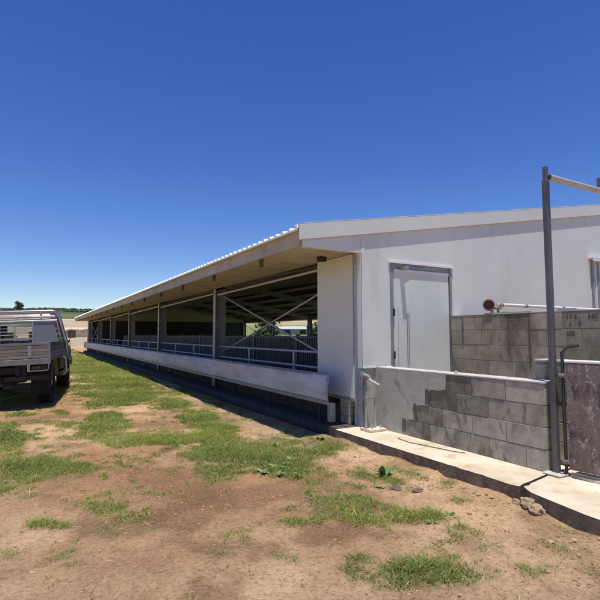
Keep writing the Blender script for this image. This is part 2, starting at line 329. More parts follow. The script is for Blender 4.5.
gr=grass_obj([blades(380000,-2.5,3.3,1.0,7,.018,.058,.0027,seed=1),blades(260000,-2,3.3,7,14,.022,.070,.0042,seed=2),blades(150000,-2,3.3,14,30,.03,.09,.008,seed=3),blades(90000,-6,3.3,30,62,.04,.12,.018,seed=4),blades(60000,17.5,45,5,60,.05,.16,.03,seed=5)],'grass')
tag(gr,'short patchy green grass growing in clumps over the bare earth','grass',kind='stuff')
# clods and small stones
def scatter(name,n,area,smin,smax,m,label,cat,avoid=.5,seed=1,near_edge=False):
    r=random.Random(seed); mb=MB()
    ico=[]; 
    bm=bmesh.new(); bmesh.ops.create_icosphere(bm,subdivisions=1,radius=1); bv=[v.co.copy() for v in bm.verts]; bf=[[v.index for v in f.verts] for f in bm.faces]; bm.free()
    xs=np.array([r.uniform(area[0],area[1]) for _ in range(n)]); ys=np.array([area[2]+(area[3]-area[2])*r.random()**1.6 for _ in range(n)])
    if near_edge: xs=3.3-np.abs(np.array([r.gauss(0,.28) for _ in range(n)]))
    zs=ground_z(xs,ys); ts=turf(xs,ys)
    cl_=fbm(xs,ys,1.4,3,77)
    for x,y,z,t,cq in zip(xs,ys,zs,ts,cl_):
        if t>avoid or r.random()>(cq-.35)*4: continue
        s=smin+(smax-smin)*r.random()**4; sc=Vector((s*r.uniform(.7,1.4),s*r.uniform(.7,1.4),s*r.uniform(.4,.9))); a=r.uniform(0,6.3); Rm=Matrix.Rotation(a,3,'Z')
        mb.add([Vector((x,y,z+sc.z*.2))+Rm@Vector([v[k]*sc[k]*r.uniform(.75,1.25) for k in range(3)]) for v in bv],bf)
    o=mb.build(name,m); return tag(o,label,cat,kind='stuff')
M['clod']=mat('crumbs of red earth',(.24,.14,.08),(.46,.29,.17),3,.97,bump=.3)
scatter('soil_clods',17000,(-1.2,3.28,1.2,9),.0015,.011,M['clod'],'small crumbs and clods of reddish earth scattered over the bare ground','soil clods')
scatter('soil_rubble',700,(2.6,3.28,1.5,5.2),.003,.020,M['clod'],'loose lumps of earth lying along the edge of the slab','soil lumps',seed=5,near_edge=True)
mb=MB()
for k in range(5000):
    x=random.uniform(-1,3.25); y=1.3+6.5*random.random()**1.4; z=float(ground_z(np.array([x]),np.array([y]))[0]); a=random.uniform(0,6.3); L=random.uniform(.007,.032); dx,dy=math.cos(a)*L,math.sin(a)*L; z2=float(ground_z(np.array([x+dx]),np.array([y+dy]))[0])
    mb.tube([(x,y,z+.003),(x+dx*.5,y+dy*.5,(z+z2)/2+.004),(x+dx,y+dy,z2+.004)],.0009,3)
tag(mb.build('dry_straw',M['twig']),'dry straw and grass clippings strewn over the bare earth','straw',kind='stuff')

# broad-leaved weeds, each a rosette
def gz(x,y): return float(ground_z(np.array([x],float),np.array([y],float))[0])
def weed(x,y,s,n,tall,label,group=None):
    r=random.Random(int(x*1000+y*77)); mb=MB()
    for k in range(n):
        a=r.uniform(0,6.3); L=s*r.uniform(.5,1); w=L*.22; e=r.uniform(.15,1.0)*tall
        p=[Vector((0,0,.0)),Vector((math.cos(a)*L*.5,math.sin(a)*L*.5,L*e*.7)),Vector((math.cos(a)*L,math.sin(a)*L,L*e*.75))]
        sd=Vector((-math.sin(a),math.cos(a),0))*w
        v=[p[0]-sd*.2,p[0]+sd*.2,p[1]+sd,p[2]+sd*.1,p[2]-sd*.1,p[1]-sd,p[1]+Vector((0,0,-w*.25))]
        mb.add(v,[(0,1,2,6),(0,6,5),(6,2,3,4),(6,4,5)])
    o=mb.build('weed',M['leafw'],loc=(x,y,gz(x,y)-.004)); tag(o,label,'weed',group); return o
weed(2.89,3.5,.11,22,1.6,'upright leafy weed standing alone in bare earth near the slab')
weed(2.66,3.30,.07,16,.6,'small dark weed beside the clod near the upright weed')
for (x,y,s) in ((2.30,4.30,.10),(2.24,4.12,.09),(2.12,4.22,.11),(2.40,4.42,.09),(2.05,4.05,.10),(2.36,4.05,.08),(1.94,4.16,.09),(2.18,3.93,.08)):
    weed(x,y,s,20,.55,'flat broad-leaved weed in the cluster beside the long grass patch','broad-leaved weeds beside the grass patch')
for (x,y,s) in ((2.66,2.75,.06),(2.75,2.6,.05),(2.52,2.55,.06)):
    weed(x,y,s,16,.5,'tiny weed among the earth near the broken slab corner','tiny weeds near the slab corner')
weed(3.2,5.12,.08,18,.8,'green weed sprouting in the shadow edge at the end of the slab')
weed(2.55,5.05,.08,16,1.2,'lone weed on pale earth beside the shed shadow')
def lump(name,loc,s,m,label,cat,group=None,seed=0,sub=3):
    bm=bmesh.new(); bmesh.ops.create_icosphere(bm,subdivisions=sub,radius=1); r=random.Random(seed)
    from mathutils import noise as mn
    for v in bm.verts:
        k=1+.38*mn.noise(v.co*1.3+Vector((seed,0,0)))+.14*mn.noise(v.co*4+Vector((0,seed,0))); v.co=Vector((v.co.x*s[0],v.co.y*s[1],v.co.z*s[2]))*k
    me=bpy.data.meshes.new(name); bm.to_mesh(me); bm.free(); me.materials.append(m); o=bpy.data.objects.new(name,me); C.objects.link(o); o.location=loc
    return tag(o,label,cat,group)
lump('rubble_lump',(3.345,2.37,.035),(.045,.055,.05),M['rock'],'pale peaked lump of rubble in the gap under the broken slab','stone',seed=2)
lump('rubble_lump',(3.30,2.27,.025),(.05,.06,.038),M['rock'],'rounded tan lump of rubble right of the peaked one','stone',seed=5)
lump('rubble_lump',(3.33,2.46,.02),(.03,.03,.028),M['rock'],'smallest tan lump of rubble left of the peaked one','stone',seed=9)
lump('earth_clod',(2.74,3.18,gz(2.74,3.18)+.004),(.045,.04,.03),M['slabside'],'dark clod lying in bare earth in front of the slab','clod',seed=12)
lump('earth_clod',(2.86,3.05,gz(2.86,3.05)+.01),(.05,.03,.02),M['slabside'],'flat dark clod nearer the slab than the rounder clod','clod',seed=14)

# ------------------------------------------------------------------ concrete slab
def slab(name,poly,z1,z0,seed=0,n=26,amp=.0035,ztop=.0):
    # poly: outline (x,y); outer edge subdivided and chipped
    r=random.Random(seed); pts=[]
    for a,b in zip(poly,poly[1:]+poly[:1]):
        L=math.dist(a,b); k=max(1,int(L/.06)) if L<8 else 60
        for j in range(k):
            t=j/k; e=amp*(r.random()-.5)*2
            if r.random()<.10: e=-abs(e)*r.uniform(2,5)
            dx,dy=(b[0]-a[0])/L,(b[1]-a[1])/L
            pts.append((a[0]+(b[0]-a[0])*t-dy*e,a[1]+(b[1]-a[1])*t+dx*e))
    m=MB(); nn=len(pts)
    ins=[]
    cx=sum(p[0] for p in pts)/nn; cy=sum(p[1] for p in pts)/nn
    m.add([(x,y,z1) for x,y in pts],[tuple(range(nn))])
    o=m.build(name,M['slab']); 
    s=MB(); s.add([(x,y,z1-.003) for x,y in pts]+[(x+r.uniform(-.006,.006),y+r.uniform(-.006,.006),(z0+z1)/2) for x,y in pts]+[(x,y,z0) for x,y in pts],
        [(i,(i+1)%nn,nn+(i+1)%nn,nn+i) for i in range(nn)]+[(nn+i,nn+(i+1)%nn,2*nn+(i+1)%nn,2*nn+i) for i in range(nn)])
    e=s.build('slab_edge',M['slabside'],o)
    return tag(o,kind='structure')
slab('concrete_path',[(3.39,2.545),(3.40,2.72),(3.40,5.10),(3.78,5.10),(3.90,5.1),(5.3,5.1),(5.3,2.60),(3.95,2.59),(3.44,2.50),(3.415,2.49)],.12,-.12,1)
slab('concrete_path_near',[(3.45,2.475),(3.95,2.565),(5.3,2.57),(5.3,-2.5),(3.0,-2.5),(3.20,.4),(3.27,1.9),(3.365,2.36)],.117,-.12,2)
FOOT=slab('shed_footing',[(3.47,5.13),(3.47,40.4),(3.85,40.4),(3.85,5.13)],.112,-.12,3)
FOOT.data.materials[0]=M['darkc']; FOOT.children[0].data.materials[0]=M['darkc']  # footing coloured dark to carry the shade under the curtain
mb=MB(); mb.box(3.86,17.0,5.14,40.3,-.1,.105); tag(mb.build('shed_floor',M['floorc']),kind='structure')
mb=MB(); mb.box(4.02,5.25,1.0,2.44,.10,.145); o=mb.build('gate_threshold',M['slab'],bevel=.006); tag(o,kind='structure')
mb=MB(); mb.tube([(3.74,4.30,.126),(3.715,4.22,.127),(3.70,4.05,.127),(3.74,3.87,.127),(3.775,3.7,.127),(3.80,3.56,.127),(3.86,3.42,.127)],.004,8)
tag(mb.build('hose',M['black'],smooth=True),'thin black hose lying on the concrete path by the wall','hose')

# ------------------------------------------------------------------ block walls
def block_wall(name,p0,p1,th,z0,rows,bl=.40,bh=.20,m='block',off=0,seed=1,core=True,dark=None):
    """blocks laid from p0 to p1 (plan points); returns parent object with the courses as its own mesh"""
    r=random.Random(seed); p0=Vector((*p0,0)); p1=Vector((*p1,0)); L=(p1-p0).length; d=(p1-p0)/L; nrm=Vector((-d.y,d.x,0))
    mb=MB()
    for k in range(rows):
        s=-bl*(.5 if (k+off)%2 else 0)
        while s<L:
            a=max(s,0)+.003; b=min(s+bl,L)-.003
            if b-a>.012:
                j=r.uniform(-.0022,.0022); t=r.choice([.82,.9,.96,1,1.04,1.12,1.2])*r.uniform(.95,1.05); t*=(dark(k,a) if dark else 1); c=(t,t*r.uniform(.97,1.01),t*r.uniform(.93,1.02))
                v=[]
                for z in (z0+k*bh+.003,z0+(k+1)*bh-.003):
                    for y in (-th/2+j,th/2+j):
                        for x in (a,b): q=p0+d*x+nrm*y; v.append((q.x,q.y,z+r.uniform(-.001,.001)))
                mb.add(v,[(0,2,3,1),(4,5,7,6),(0,1,5,4),(2,6,7,3),(0,4,6,2),(1,3,7,5)],c)
            s+=bl
    e=empty(name,(0,0,0))
    o=mb.build('block_courses',M[m],e,tone=True,bevel=.004)
    cb=MB(); v=[]
    for z in (z0+.001,z0+rows*bh-.008):
        for y in (-th/2+.005,th/2-.005):
            for x in (.014,L-.014): q=p0+d*x+nrm*y; v.append((q.x,q.y,z))
    cb.add(v,[(0,2,3,1),(4,5,7,6),(0,1,5,4),(2,6,7,3),(0,4,6,2),(1,3,7,5)]); cb.build('mortar',M['mortar'],e)
    return e
# front wall: outer face x=3.95
fw=block_wall('block_wall',(4.045,5.0),(4.045,2.60),.19,.12,4,bh=.192,off=1,seed=3,dark=lambda k,a:.58 if {0:.45,1:.6,2:.9,3:1.2}[k]-.05<a<{0:.9,1:1.1,2:1.45,3:1.5}[k] else 1)
tag(fw,'low grey block wall with smooth render at its left end, along the path','wall')
mb=MB(); mb.prism([(3.944,2.595),(3.946,4.975),(4.148,4.975),(4.145,2.595)],2,.888,.905); mb.build('capping',M['cap'],fw,bevel=.004)
mb=MB()   # render with a stepped right edge
ys=[3.74,3.99,4.19,4.38]; zt=[.886,.70,.505,.312,.121]
poly=[(5.0,.121),(5.0,.886),(ys[0],.886)]
for k in range(4):
    poly.append((ys[k]+.012,zt[k+1]+.02))
    if k<3: poly.append((ys[k+1]-.012,zt[k+1]-.004))
poly.append((ys[3],.121))
mb.prism(poly,0,3.941,3.952); o=mb.build('cement_render',M['render'],fw); o['label']='smooth grey cement render ending in steps'
def blob(mb,cy,cz,ry,rz,x,seed):
    r=random.Random(seed); n=26; ph=[r.uniform(0,6.3) for _ in range(3)]
    v=[(x,cy+ry*math.cos(t)*(1+.13*math.sin(3*t+ph[0])+.08*math.sin(7*t+ph[1])),cz+rz*math.sin(t)*(1+.13*math.sin(4*t+ph[2]))) for t in [2*math.pi*k/n for k in range(n)]]
    mb.add(v,[tuple(range(n-1,-1,-1))])
mb=MB()
xs=3.9385
def step_stain(mb,y0,y1,z0,z1,seed):
    r=random.Random(seed); pts=[]
    n=9
    for k in range(n): pts.append((y0+(y1-y0)*k/n,z1+r.uniform(-.012,.012)+(-.02 if k in(0,n-1) else 0)))
    for k in range(n): pts.append((y1+r.uniform(-.006,.006),z1+(z0-z1)*k/n))
    for k in range(n): pts.append((y1+(y0-y1)*k/n,z0+r.uniform(-.02,.02)))
    for k in range(n): pts.append((y0+r.uniform(-.01,.01),z0+(z1-z0)*k/n))
    mb.add([(xs,a,b) for a,b in pts],[tuple(range(len(pts)))])
for (a,b,c,d_,sd) in ((4.055,3.985,.53,.70,1),(4.25,4.185,.33,.51,2),(4.445,4.378,.16,.316,3)): step_stain(mb,a,b,c,d_,sd)
mb.build('mould_stain',M['stain'],fw)
# base wall below the gable: continues to the right behind the front wall
gw=block_wall('shed_base_wall',(3.79,5.06),(17.0,5.06),.17,.12,4,bh=.192,seed=8)
tag(gw,'grey block base wall under the white end wall of the shed','wall')
mb=MB(); mb.box(3.772,3.938,4.966,4.974,.12,.885); o=mb.build('cement_render',M['render'],gw)
# back wall: outer face x=5.34, top z 1.60
bw=block_wall('block_wall',(5.435,4.935),(5.435,-1.2),.19,.16,7,bl=.42,bh=.205,m='blockold',off=0,seed=11)
tag(bw,'tall brown grey block wall behind the yard with black painted writing','wall')
mb=MB(); mb.box(5.337,5.535,-1.2,4.93,1.593,1.601); mb.build('capping',M['cap'],bw)
# painted marks
def text(s,size,loc,parent,rx,bold=.0):
    cu=bpy.data.curves.new('painted_text','FONT'); cu.body=s; cu.size=size; cu.extrude=.0004; cu.offset=bold
    t=bpy.data.objects.new('painted_text',cu); C.objects.link(t); bpy.context.view_layer.update()
    me=bpy.data.meshes.new_from_object(t.evaluated_get(bpy.context.evaluated_depsgraph_get())); C.objects.unlink(t); bpy.data.objects.remove(t)
    o=bpy.data.objects.new('painted_text',me); C.objects.link(o); me.materials.clear(); me.materials.append(M['paint']); o.parent=parent
    o.matrix_world=Matrix.Translation(loc)@rx; return o
rx=Matrix(((0,0,-1,0),(-1,0,0,0),(0,1,0,0),(0,0,0,1)))
xw=5.3374
for s,sz,y,z in (('I T E :',.062,3.205,1.505),('NC',.075,2.965,1.500),('I',.075,3.175,1.415),('F',.075,3.075,1.425),('IIIS',.078,3.21,1.310)):
    text(s,sz,(xw,y,z),bw,rx,.0016)
mb=MB()   # drips and a crack on the back wall
for (y,z1,z2,wd) in ((3.97,1.56,1.06,.006),(3.68,1.52,.92,.012),(4.72,1.55,1.2,.02)):
    n=8; a=[(5.3338,y+wd*random.uniform(.3,1),z1+(z2-z1)*k/n) for k in range(n+1)]; b=[(5.3338,y-wd*random.uniform(.3,1),z1+(z2-z1)*k/n) for k in range(n+1)]
    mb.add(a+b,[(k,k+1,n+2+k,n+1+k) for k in range(n)])
mb.build('crack',M['stain'],bw)
# low inner wall beyond the gate
lw=block_wall('block_wall',(4.395,2.92),(4.395,-1.0),.19,.14,5,bl=.40,bh=.184,m='block',seed=21)
tag(lw,'low inner block wall behind the steel post and gate','wall')
mb=MB(); mb.box(4.297,4.495,-1.0,2.925,1.061,1.085); mb.build('capping',M['cap'],lw,bevel=.004)
# small pale chip and tap on top of walls
lump('mortar_lump',(5.0-.98,3.66,.915),(.022,.022,.016),M['cap'],'small white lump of mortar on top of the low wall','stone',seed=31,sub=2)

# ------------------------------------------------------------------ the shed
WX=3.78; Y0=4.95; Y1=40.4; RX=10.4; PITCH=.173
def rz(x): return 2.63+PITCH*((x if x<=RX else 2*RX-x)-2.80)
shed=empty('livestock_shed',(3.78,4.95,.12)); tag(shed,'long white steel livestock shed with open sides and a low pitched ribbed roof','shed')
def P(mb,name,m,**k):
    par=k.pop('parent',shed)
    o=mb.build(name,m,**k); o.parent=par; 
    if par is shed: o.matrix_parent_inverse=Matrix.Translation(-Vector(shed.location))
    return o
# roof: ribbed sheet, both slopes
prof=[]; y=4.945
while y<40.95:
    prof+=[(y,0),(y+.025,.034),(y+.055,.034),(y+.08,0)]; y+=.19
prof.append((40.97,0))
for sx,nm in ((1,'roof_slope'),(-1,'roof_slope')):
    v=[];f=[]; xe=2.765 if sx>0 else 2*RX-2.765; n=len(prof)
    for (yy,h) in prof: v+=[(xe,yy,rz(xe)+h),(RX,yy,rz(RX)+h)]
    for (yy,h) in prof: v+=[(xe,yy,rz(xe)-.022),(RX,yy,rz(RX)-.022)]
    for k in range(n-1):
        f+=[(2*k,2*k+1,2*k+3,2*k+2),(2*n+2*k,2*n+2*k+2,2*n+2*k+3,2*n+2*k+1),(2*k,2*k+2,2*n+2*k+2,2*n+2*k),(2*k+1,2*n+2*k+1,2*n+2*k+3,2*k+3)]
    mb=MB(); mb.add(v,f); P(mb,nm,M['roof'])
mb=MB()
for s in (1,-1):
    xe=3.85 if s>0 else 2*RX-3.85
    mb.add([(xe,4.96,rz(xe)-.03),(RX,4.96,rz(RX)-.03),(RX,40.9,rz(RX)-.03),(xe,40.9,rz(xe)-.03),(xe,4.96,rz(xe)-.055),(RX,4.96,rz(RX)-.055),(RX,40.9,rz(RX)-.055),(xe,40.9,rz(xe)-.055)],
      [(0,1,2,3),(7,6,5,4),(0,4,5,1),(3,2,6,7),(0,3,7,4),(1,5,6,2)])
P(mb,'roof_shade_lining',M['ceil'])  # dark layer, roof underside painted as shaded
mb=MB(); mb.prism([(RX-.22,rz(RX-.22)+.036),(RX,rz(RX)+.045),(RX+.22,rz(RX+.22)+.036),(RX,rz(RX)+.055)],1,4.93,40.98); P(mb,'ridge_cap',M['trim'])
# verge fascia (one continuous piece over the ridge), y 4.926..4.948
mb=MB(); xl,xr=2.775,2*RX-2.775
mb.prism([(xl,rz(xl)+.048),(xl,rz(xl)-.150),(RX,rz(RX)-.150),(xr,rz(xr)-.150),(xr,rz(xr)+.048),(RX,rz(RX)+.048)],1,4.916,4.936)
P(mb,'verge_fascia',M['fascia'],bevel=.003)
mb=MB(); mb.prism([(xl-.001,rz(xl)+.050),(RX,rz(RX)+.050),(xr+.001,rz(xr)+.050),(xr+.001,rz(xr)+.060),(RX,rz(RX)+.060),(xl-.001,rz(xl)+.056)],1,4.9145,5.06); P(mb,'verge_capping',M['trim'])
# gable end wall with door openings
D0,D1,DT=4.23,5.37,2.31
poly=[(2.86,2.40),(3.73,2.40),(3.73,.895),(D0,.895),(D0,2.31),(D1,2.31),(D1,.895),(17.07,.895),(17.07,2.40),(17.94,2.40),(17.94,rz(17.94)-.03),(RX,rz(RX)-.03),(2.86,rz(2.86)-.03)]
mb=MB(); mb.prism(poly,1,4.952,5.02); P(mb,'end_wall',M['panel'])
mb=MB(); mb.prism([(3.73,.1),(17.07,.1),(17.07,2.4),(17.94,2.4),(17.94,rz(17.94)-.03),(RX,rz(RX)-.03),(2.86,rz(2.86)-.03),(2.86,2.4),(3.73,2.4)],1,40.35,40.42); P(mb,'end_wall',M['panel'])
mb=MB(); mb.box(4.0,16.8,40.32,40.34,.11,2.45); P(mb,'end_shade_sheet',M['ceil'])  # dark sheet added inside the end wall to paint interior shade
mb=MB(); mb.box(4.0,16.8,5.021,5.03,.11,2.45); P(mb,'end_shade_sheet',M['ceil'])
mb=MB(); mb.box(3.722,3.79,4.9475,4.951,.893,2.60); mb.box(3.716,3.7285,4.9475,5.03,.893,2.40); P(mb,'corner_trim',M['panel'])
for (xa,xb) in ((3.73,D0-.02),(D1+.02,17.0)):
    mb=MB(); mb.box(xa,xb,4.938,4.951,.889,.905); P(mb,'sill_flashing',M['trim'])
for x in (6.55,7.75,8.95,10.15,11.35):   # panel joints
    mb=MB(); mb.box(x-.004,x+.004,4.9495,4.9515,.91,rz(x)-.16); P(mb,'panel_joint',M['fascia'])
# door
dr=MB(); dr.box(D0+.05,D1-.035,4.962,5.005,.14,DT-.075); door=P(dr,'door',M['door'],bevel=.003)
def _pd(mb,name,m,**k):
    o=mb.build(name,m,**k); o.parent=door; return o
mb=MB(); mb.box(D0-.02,D0+.030,4.946,5.03,.12,DT+.01); _pd(mb,'jamb',M['galvd'])
mb=MB(); mb.box(D1-.022,D1+.02,4.946,5.03,.12,DT+.01); _pd(mb,'jamb',M['galvd'])
mb=MB(); mb.box(D0+.03,D1-.022,4.958,5.03,DT-.073,DT+.01); _pd(mb,'lintel',M['galvd'])
mb=MB(); mb.box(D0-.05,D1+.04,4.925,4.951,DT-.005,DT+.022); _pd(mb,'head_flashing',M['trim'])
mb=MB(); mb.box(D0+.05,D1-.035,4.950,4.961,DT-.115,DT-.085); _pd(mb,'top_rail',M['trim'])
mb=MB(); mb.box(4.385,4.46,4.842,4.949,DT-.095,DT-.055); mb.bar((4.44,4.93,DT-.05),(4.58,4.935,DT-.005),.018,.012); mb.bar((4.58,4.935,DT-.005),(4.86,4.94,DT-.03),.018,.012); _pd(mb,'door_closer',M['galvd'],bevel=.003)
mb=MB(); mb.box(4.352,4.356,4.957,4.961,.9,1.7); mb.tube([(4.515,4.954,.9),(4.515,4.954,1.62)],.004,6); mb.tube([(4.545,4.954,.9),(4.545,4.954,1.62)],.004,6); _pd(mb,'thin_rods',M['galvd'])  # thin upright strip and rods on the door
for z in (1.0,1.58):
    mb=MB(); mb.box(D0+.02,D0+.05,4.935,4.946,z,z+.1); _pd(mb,'hinge',M['under'])
# second door (right)
mb=MB(); mb.box(9.20,10.1,4.942,4.951,.9,2.66); d2=P(mb,'door',M['door'])
door=d2
mb=MB(); mb.box(9.08,9.14,4.93,4.951,.9,2.72); _pd(mb,'jamb',M['galvd'])
mb=MB(); mb.box(9.26,9.33,4.93,4.941,.9,2.68); _pd(mb,'jamb',M['galvd'])
mb=MB(); mb.box(9.0,10.3,4.86,4.951,2.74,2.765); mb.box(9.0,10.3,4.86,4.868,2.70,2.745); _pd(mb,'door_hood',M['trim'])
# eave fascia and soffit
mb=MB()
y=5.03
for s in (0,1):
    a=(2.835,2.855) if s==0 else (2*RX-2.855,2*RX-2.835)
    mb.box(a[0],a[1],5.021,40.9,2.425,rz(2.84)-.025)
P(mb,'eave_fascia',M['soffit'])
mb=MB()
for (xa,xb) in ((2.856,3.84),(2*RX-3.84,2*RX-2.856)):
    pr_=[]; y=5.022
    while y<40.8: pr_+=[(y,2.436),(y+.06,2.436),(y+.075,2.452),(y+.115,2.452)]; y+=.13
    n=len(pr_); mb.add([(xa,a,b) for a,b in pr_]+[(xb,a,b) for a,b in pr_]+[(xa,5.022,2.47),(xb,5.022,2.47),(xa,pr_[-1][0],2.47),(xb,pr_[-1][0],2.47)],[(k,k+1,n+k+1,n+k) for k in range(n-1)]+[(2*n,2*n+1,2*n+3,2*n+2)])
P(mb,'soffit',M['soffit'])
mb=MB()
k=0; y=6.25
while y<40.5:
    o=MB(); o.box(2.857,2.905,y-.028,y+.028,2.315,2.435); q=P(o,'soffit_bracket',M['bracket']); y+=2.08
o=MB(); o.box(3.50,3.62,5.62,5.70,2.37,2.4315); P(o,'soffit_bracket',M['under'])
# side wall panel near the corner, galvanised corner post
mb=MB(); mb.box(3.775,3.835,5.215,6.13,.475,2.43); P(mb,'side_panel',M['panel'])
mb=MB(); mb.box(3.768,3.86,5.20,6.14,.435,.474); P(mb,'panel_channel',M['galvd'])
mb=MB(); mb.box(3.788,3.80,5.025,5.205,.12,2.43); mb.box(3.80,3.95,5.03,5.04,.12,2.43); mb.box(3.80,3.95,5.19,5.20,.12,2.43); P(mb,'corner_post',M['galv'])
for z in (.95,1.1,1.5,1.62,2.1,2.2):
    mb=MB(); mb.tube([(3.776,5.11,z),(3.79,5.11,z)],.012,6); P(mb,'bolt',M['galvd'])
cols=[10.93,16.75,22.6,28.45,34.3,40.2]
for side in (0,1):
    for yc in cols:
        for q in ((3.815,4.04,3.80) ,):
            mb=MB(); X_=lambda x: x if side==0 else 2*RX-x
            def bx(x0,x1,a,b,c,d_): x0,x1=sorted((X_(x0),X_(x1))); mb.box(x0,x1,a,b,c,d_)
            bx(3.80,3.812,yc-.09,yc+.09,.11,2.43); bx(4.05,4.062,yc-.09,yc+.09,.11,2.55); bx(3.812,4.05,yc-.005,yc+.005,.11,2.5)
            P(mb,'column',M['galvd'])
        mb=MB(); bx(3.782,3.797,yc-.105,yc-.06,.76,2.43); P(mb,'column_trim',M['frame'])
# far side low wall and near side curtain/skirt
def skirt(xs,ya,yb,sgn):
    X_=(lambda x:x) if sgn>0 else (lambda x:2*RX-x)
    n=140; pr=[(3.545,.765),(3.53,.775),(3.510,.775),(3.485,.755),(3.478,.65),(3.476,.55),(3.480,.45),(3.488,.415)]
    v=[];f=[]
    for k in range(n+1):
        y=ya+(yb-ya)*k/n
        for j,(x,z) in enumerate(pr):
            w=.010*math.sin(y*1.07+j*.8)+.005*math.sin(y*2.3+j)+.003*math.sin(y*7.1+j*.5)
            v.append((X_(x+(w if 2<j<7 else 0)),y,z+(.004*math.sin(y*1.7) if j<4 else 0)))
    m_=len(pr)
    for k in range(n):
        for j in range(m_-1): f.append((k*m_+j,k*m_+j+1,(k+1)*m_+j+1,(k+1)*m_+j))
    mb=MB(); mb.add(v,f); o=P(mb,'side_curtain',M['curtain'],smooth=True)
    s=o.modifiers.new('s','SOLIDIFY'); s.thickness=.012
skirt(3.5,5.40,40.35,1); skirt(3.5,5.40,40.35,-1)
mb=MB(); mb.box(3.462,3.53,5.36,40.38,.385,.412); mb.box(3.462,3.474,5.36,40.38,.412,.432); P(mb,'curtain_channel',M['galvd'])
mb=MB(); mb.tube([(3.50,5.39,.775),(3.468,5.385,.74),(3.458,5.385,.60),(3.475,5.385,.42)],.009,6); mb.tube([(3.50,5.40,.785),(3.50,40.3,.785)],.012,6); P(mb,'curtain_hem',M['galvd'])
y=5.72
while y<40:
    mb=MB(); mb.box(3.545,3.575,y-.02,y+.02,.112,.40); mb.box(3.575,3.85,y-.02,y+.02,.34,.38); P(mb,'curtain_bracket',M['under']); y+=1.62
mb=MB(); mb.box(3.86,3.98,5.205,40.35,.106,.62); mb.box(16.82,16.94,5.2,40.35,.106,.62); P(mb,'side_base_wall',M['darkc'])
mb=MB(); mb.box(3.52,3.60,5.385,5.47,.15,.40); P(mb,'drain_box',M['galvd'],bevel=.006)
# curtain rollers, pipe rails
Ys=[5.9]+cols
for a,b in zip(Ys,Ys[1:]):
    mb=MB(); mb.tube([(3.84,a+.16,2.33),(3.84,b-.14,2.28)],.022,8); P(mb,'curtain_roller',M['frame'])
for side in (0,1):
    X_=(lambda x:x) if side==0 else (lambda x:2*RX-x)
    for a,b in zip([5.2]+cols,cols):
        mb=MB(); x=X_(3.90)
        for z in (1.05,.81): mb.tube([(x,a+.05,z),(x,b-.05,z)],.020,8)
        P(mb,'pipe_rail',M['bars'])
        for k in range(1,4):
            yy=a+(b-a)*k/3.
            if k<3:
                mb=MB(); mb.tube([(x,yy,.62),(x,yy,1.05)],.020,8); P(mb,'rail_post',M['bars'])
# cross braces in the first and last bays
for (a,b) in ((5.2,10.85),(34.4,40.1)):
    for side in (0,1):
        x=3.96 if side==0 else 2*RX-3.96
        mb=MB(); mb.tube([(x,a,.72),(x,b,2.28)],.016,8); P(mb,'cross_brace',M['bars'])
        mb=MB(); mb.tube([(x+.04,a,2.28),(x+.04,b,.92)],.016,8); P(mb,'cross_brace',M['bars'])
# portal rafters and purlins
for yc in [5.15]+cols:
    for s in (1,-1):
        X_=(lambda x:x) if s>0 else (lambda x:2*RX-x)
        mb=MB()
        for (dz0,dz1) in ((-.20,-.185),(-.42,-.405)):
            a=(X_(3.85),yc-.07,rz(3.85)+dz0)
            v=[(X_(3.85),yc-.07,rz(3.85)+dz0),(RX,yc-.07,rz(RX)+dz0),(RX,yc+.07,rz(RX)+dz0),(X_(3.85),yc+.07,rz(3.85)+dz0)]; v+=[(p[0],p[1],p[2]+.012) for p in v]
            mb.add(v,[(0,1,2,3),(7,6,5,4),(0,4,5,1),(3,2,6,7),(0,3,7,4),(1,5,6,2)])
        v=[(X_(3.85),yc-.005,rz(3.85)-.41),(RX,yc-.005,rz(RX)-.41),(RX,yc-.005,rz(RX)-.19),(X_(3.85),yc-.005,rz(3.85)-.19)]; v+=[(p[0],p[1]+.01,p[2]) for p in v]
        mb.add(v,[(0,1,2,3),(7,6,5,4),(0,4,5,1),(3,2,6,7),(0,3,7,4),(1,5,6,2)])
        P(mb,'rafter',M['bars'])
x=4.6
while x<2*RX-4:
    mb=MB(); mb.box(x-.03,x+.03,5.03,40.3,rz(x)-.19,rz(x)-.06); P(mb,'purlin',M['galv']); x+=1.16
for a,b in ((5.15,10.93),(10.93,16.75)):
    for (xa,xb) in ((4.3,7.3),(7.3,10.3),(10.5,13.5)):
        mb=MB(); mb.tube([(xa,a,rz(xa)-.25),(xb,b,rz(xb)-.25)],.012,6); mb.tube([(xb,a,rz(xb)-.27),(xa,b,rz(xa)-.27)],.012,6); P(mb,'roof_brace',M['bars'])
# pens: rows of barred panels
def pen_panel():
    e=empty('pen_fence',(6.3,5.6,.105)); L=2.8
    mb=MB(); mb.tube([(0,0,1.16),(0,L,1.16)],.021,8); mb.build('top_rail',M['bars'],e)
    mb=MB(); mb.tube([(0,0,.16),(0,L,.16)],.021,8); mb.build('bottom_rail',M['bars'],e)
    mb=MB()
    for k in range(1,24): mb.tube([(0,k*L/24,.16),(0,k*L/24,1.16)],.0065,6,cap=False)
    mb.build('bar_grid',M['bars'],e)
    mb=MB(); mb.box(-.03,.03,-.03,.03,0,1.24); mb.build('post',M['galvd'],e)
    return e
pp=pen_panel(); k=0
rowlab={6.3:'barred galvanised pen fence panel in the row just inside the open side of the shed',11.2:'barred galvanised pen fence panel in the row beyond the central aisle'}
tag(pp,rowlab[6.3],'fence','pen fence panels in the near row')
for X0 in (6.3,11.2):
    for k in range(12):
        if X0==6.3 and k==0: continue
        c=copy_tree(pp,None,(X0-6.3,k*2.85,0)); tag(c,rowlab[X0],'fence','pen fence panels in the near row' if X0==6.3 else 'pen fence panels in the far row')
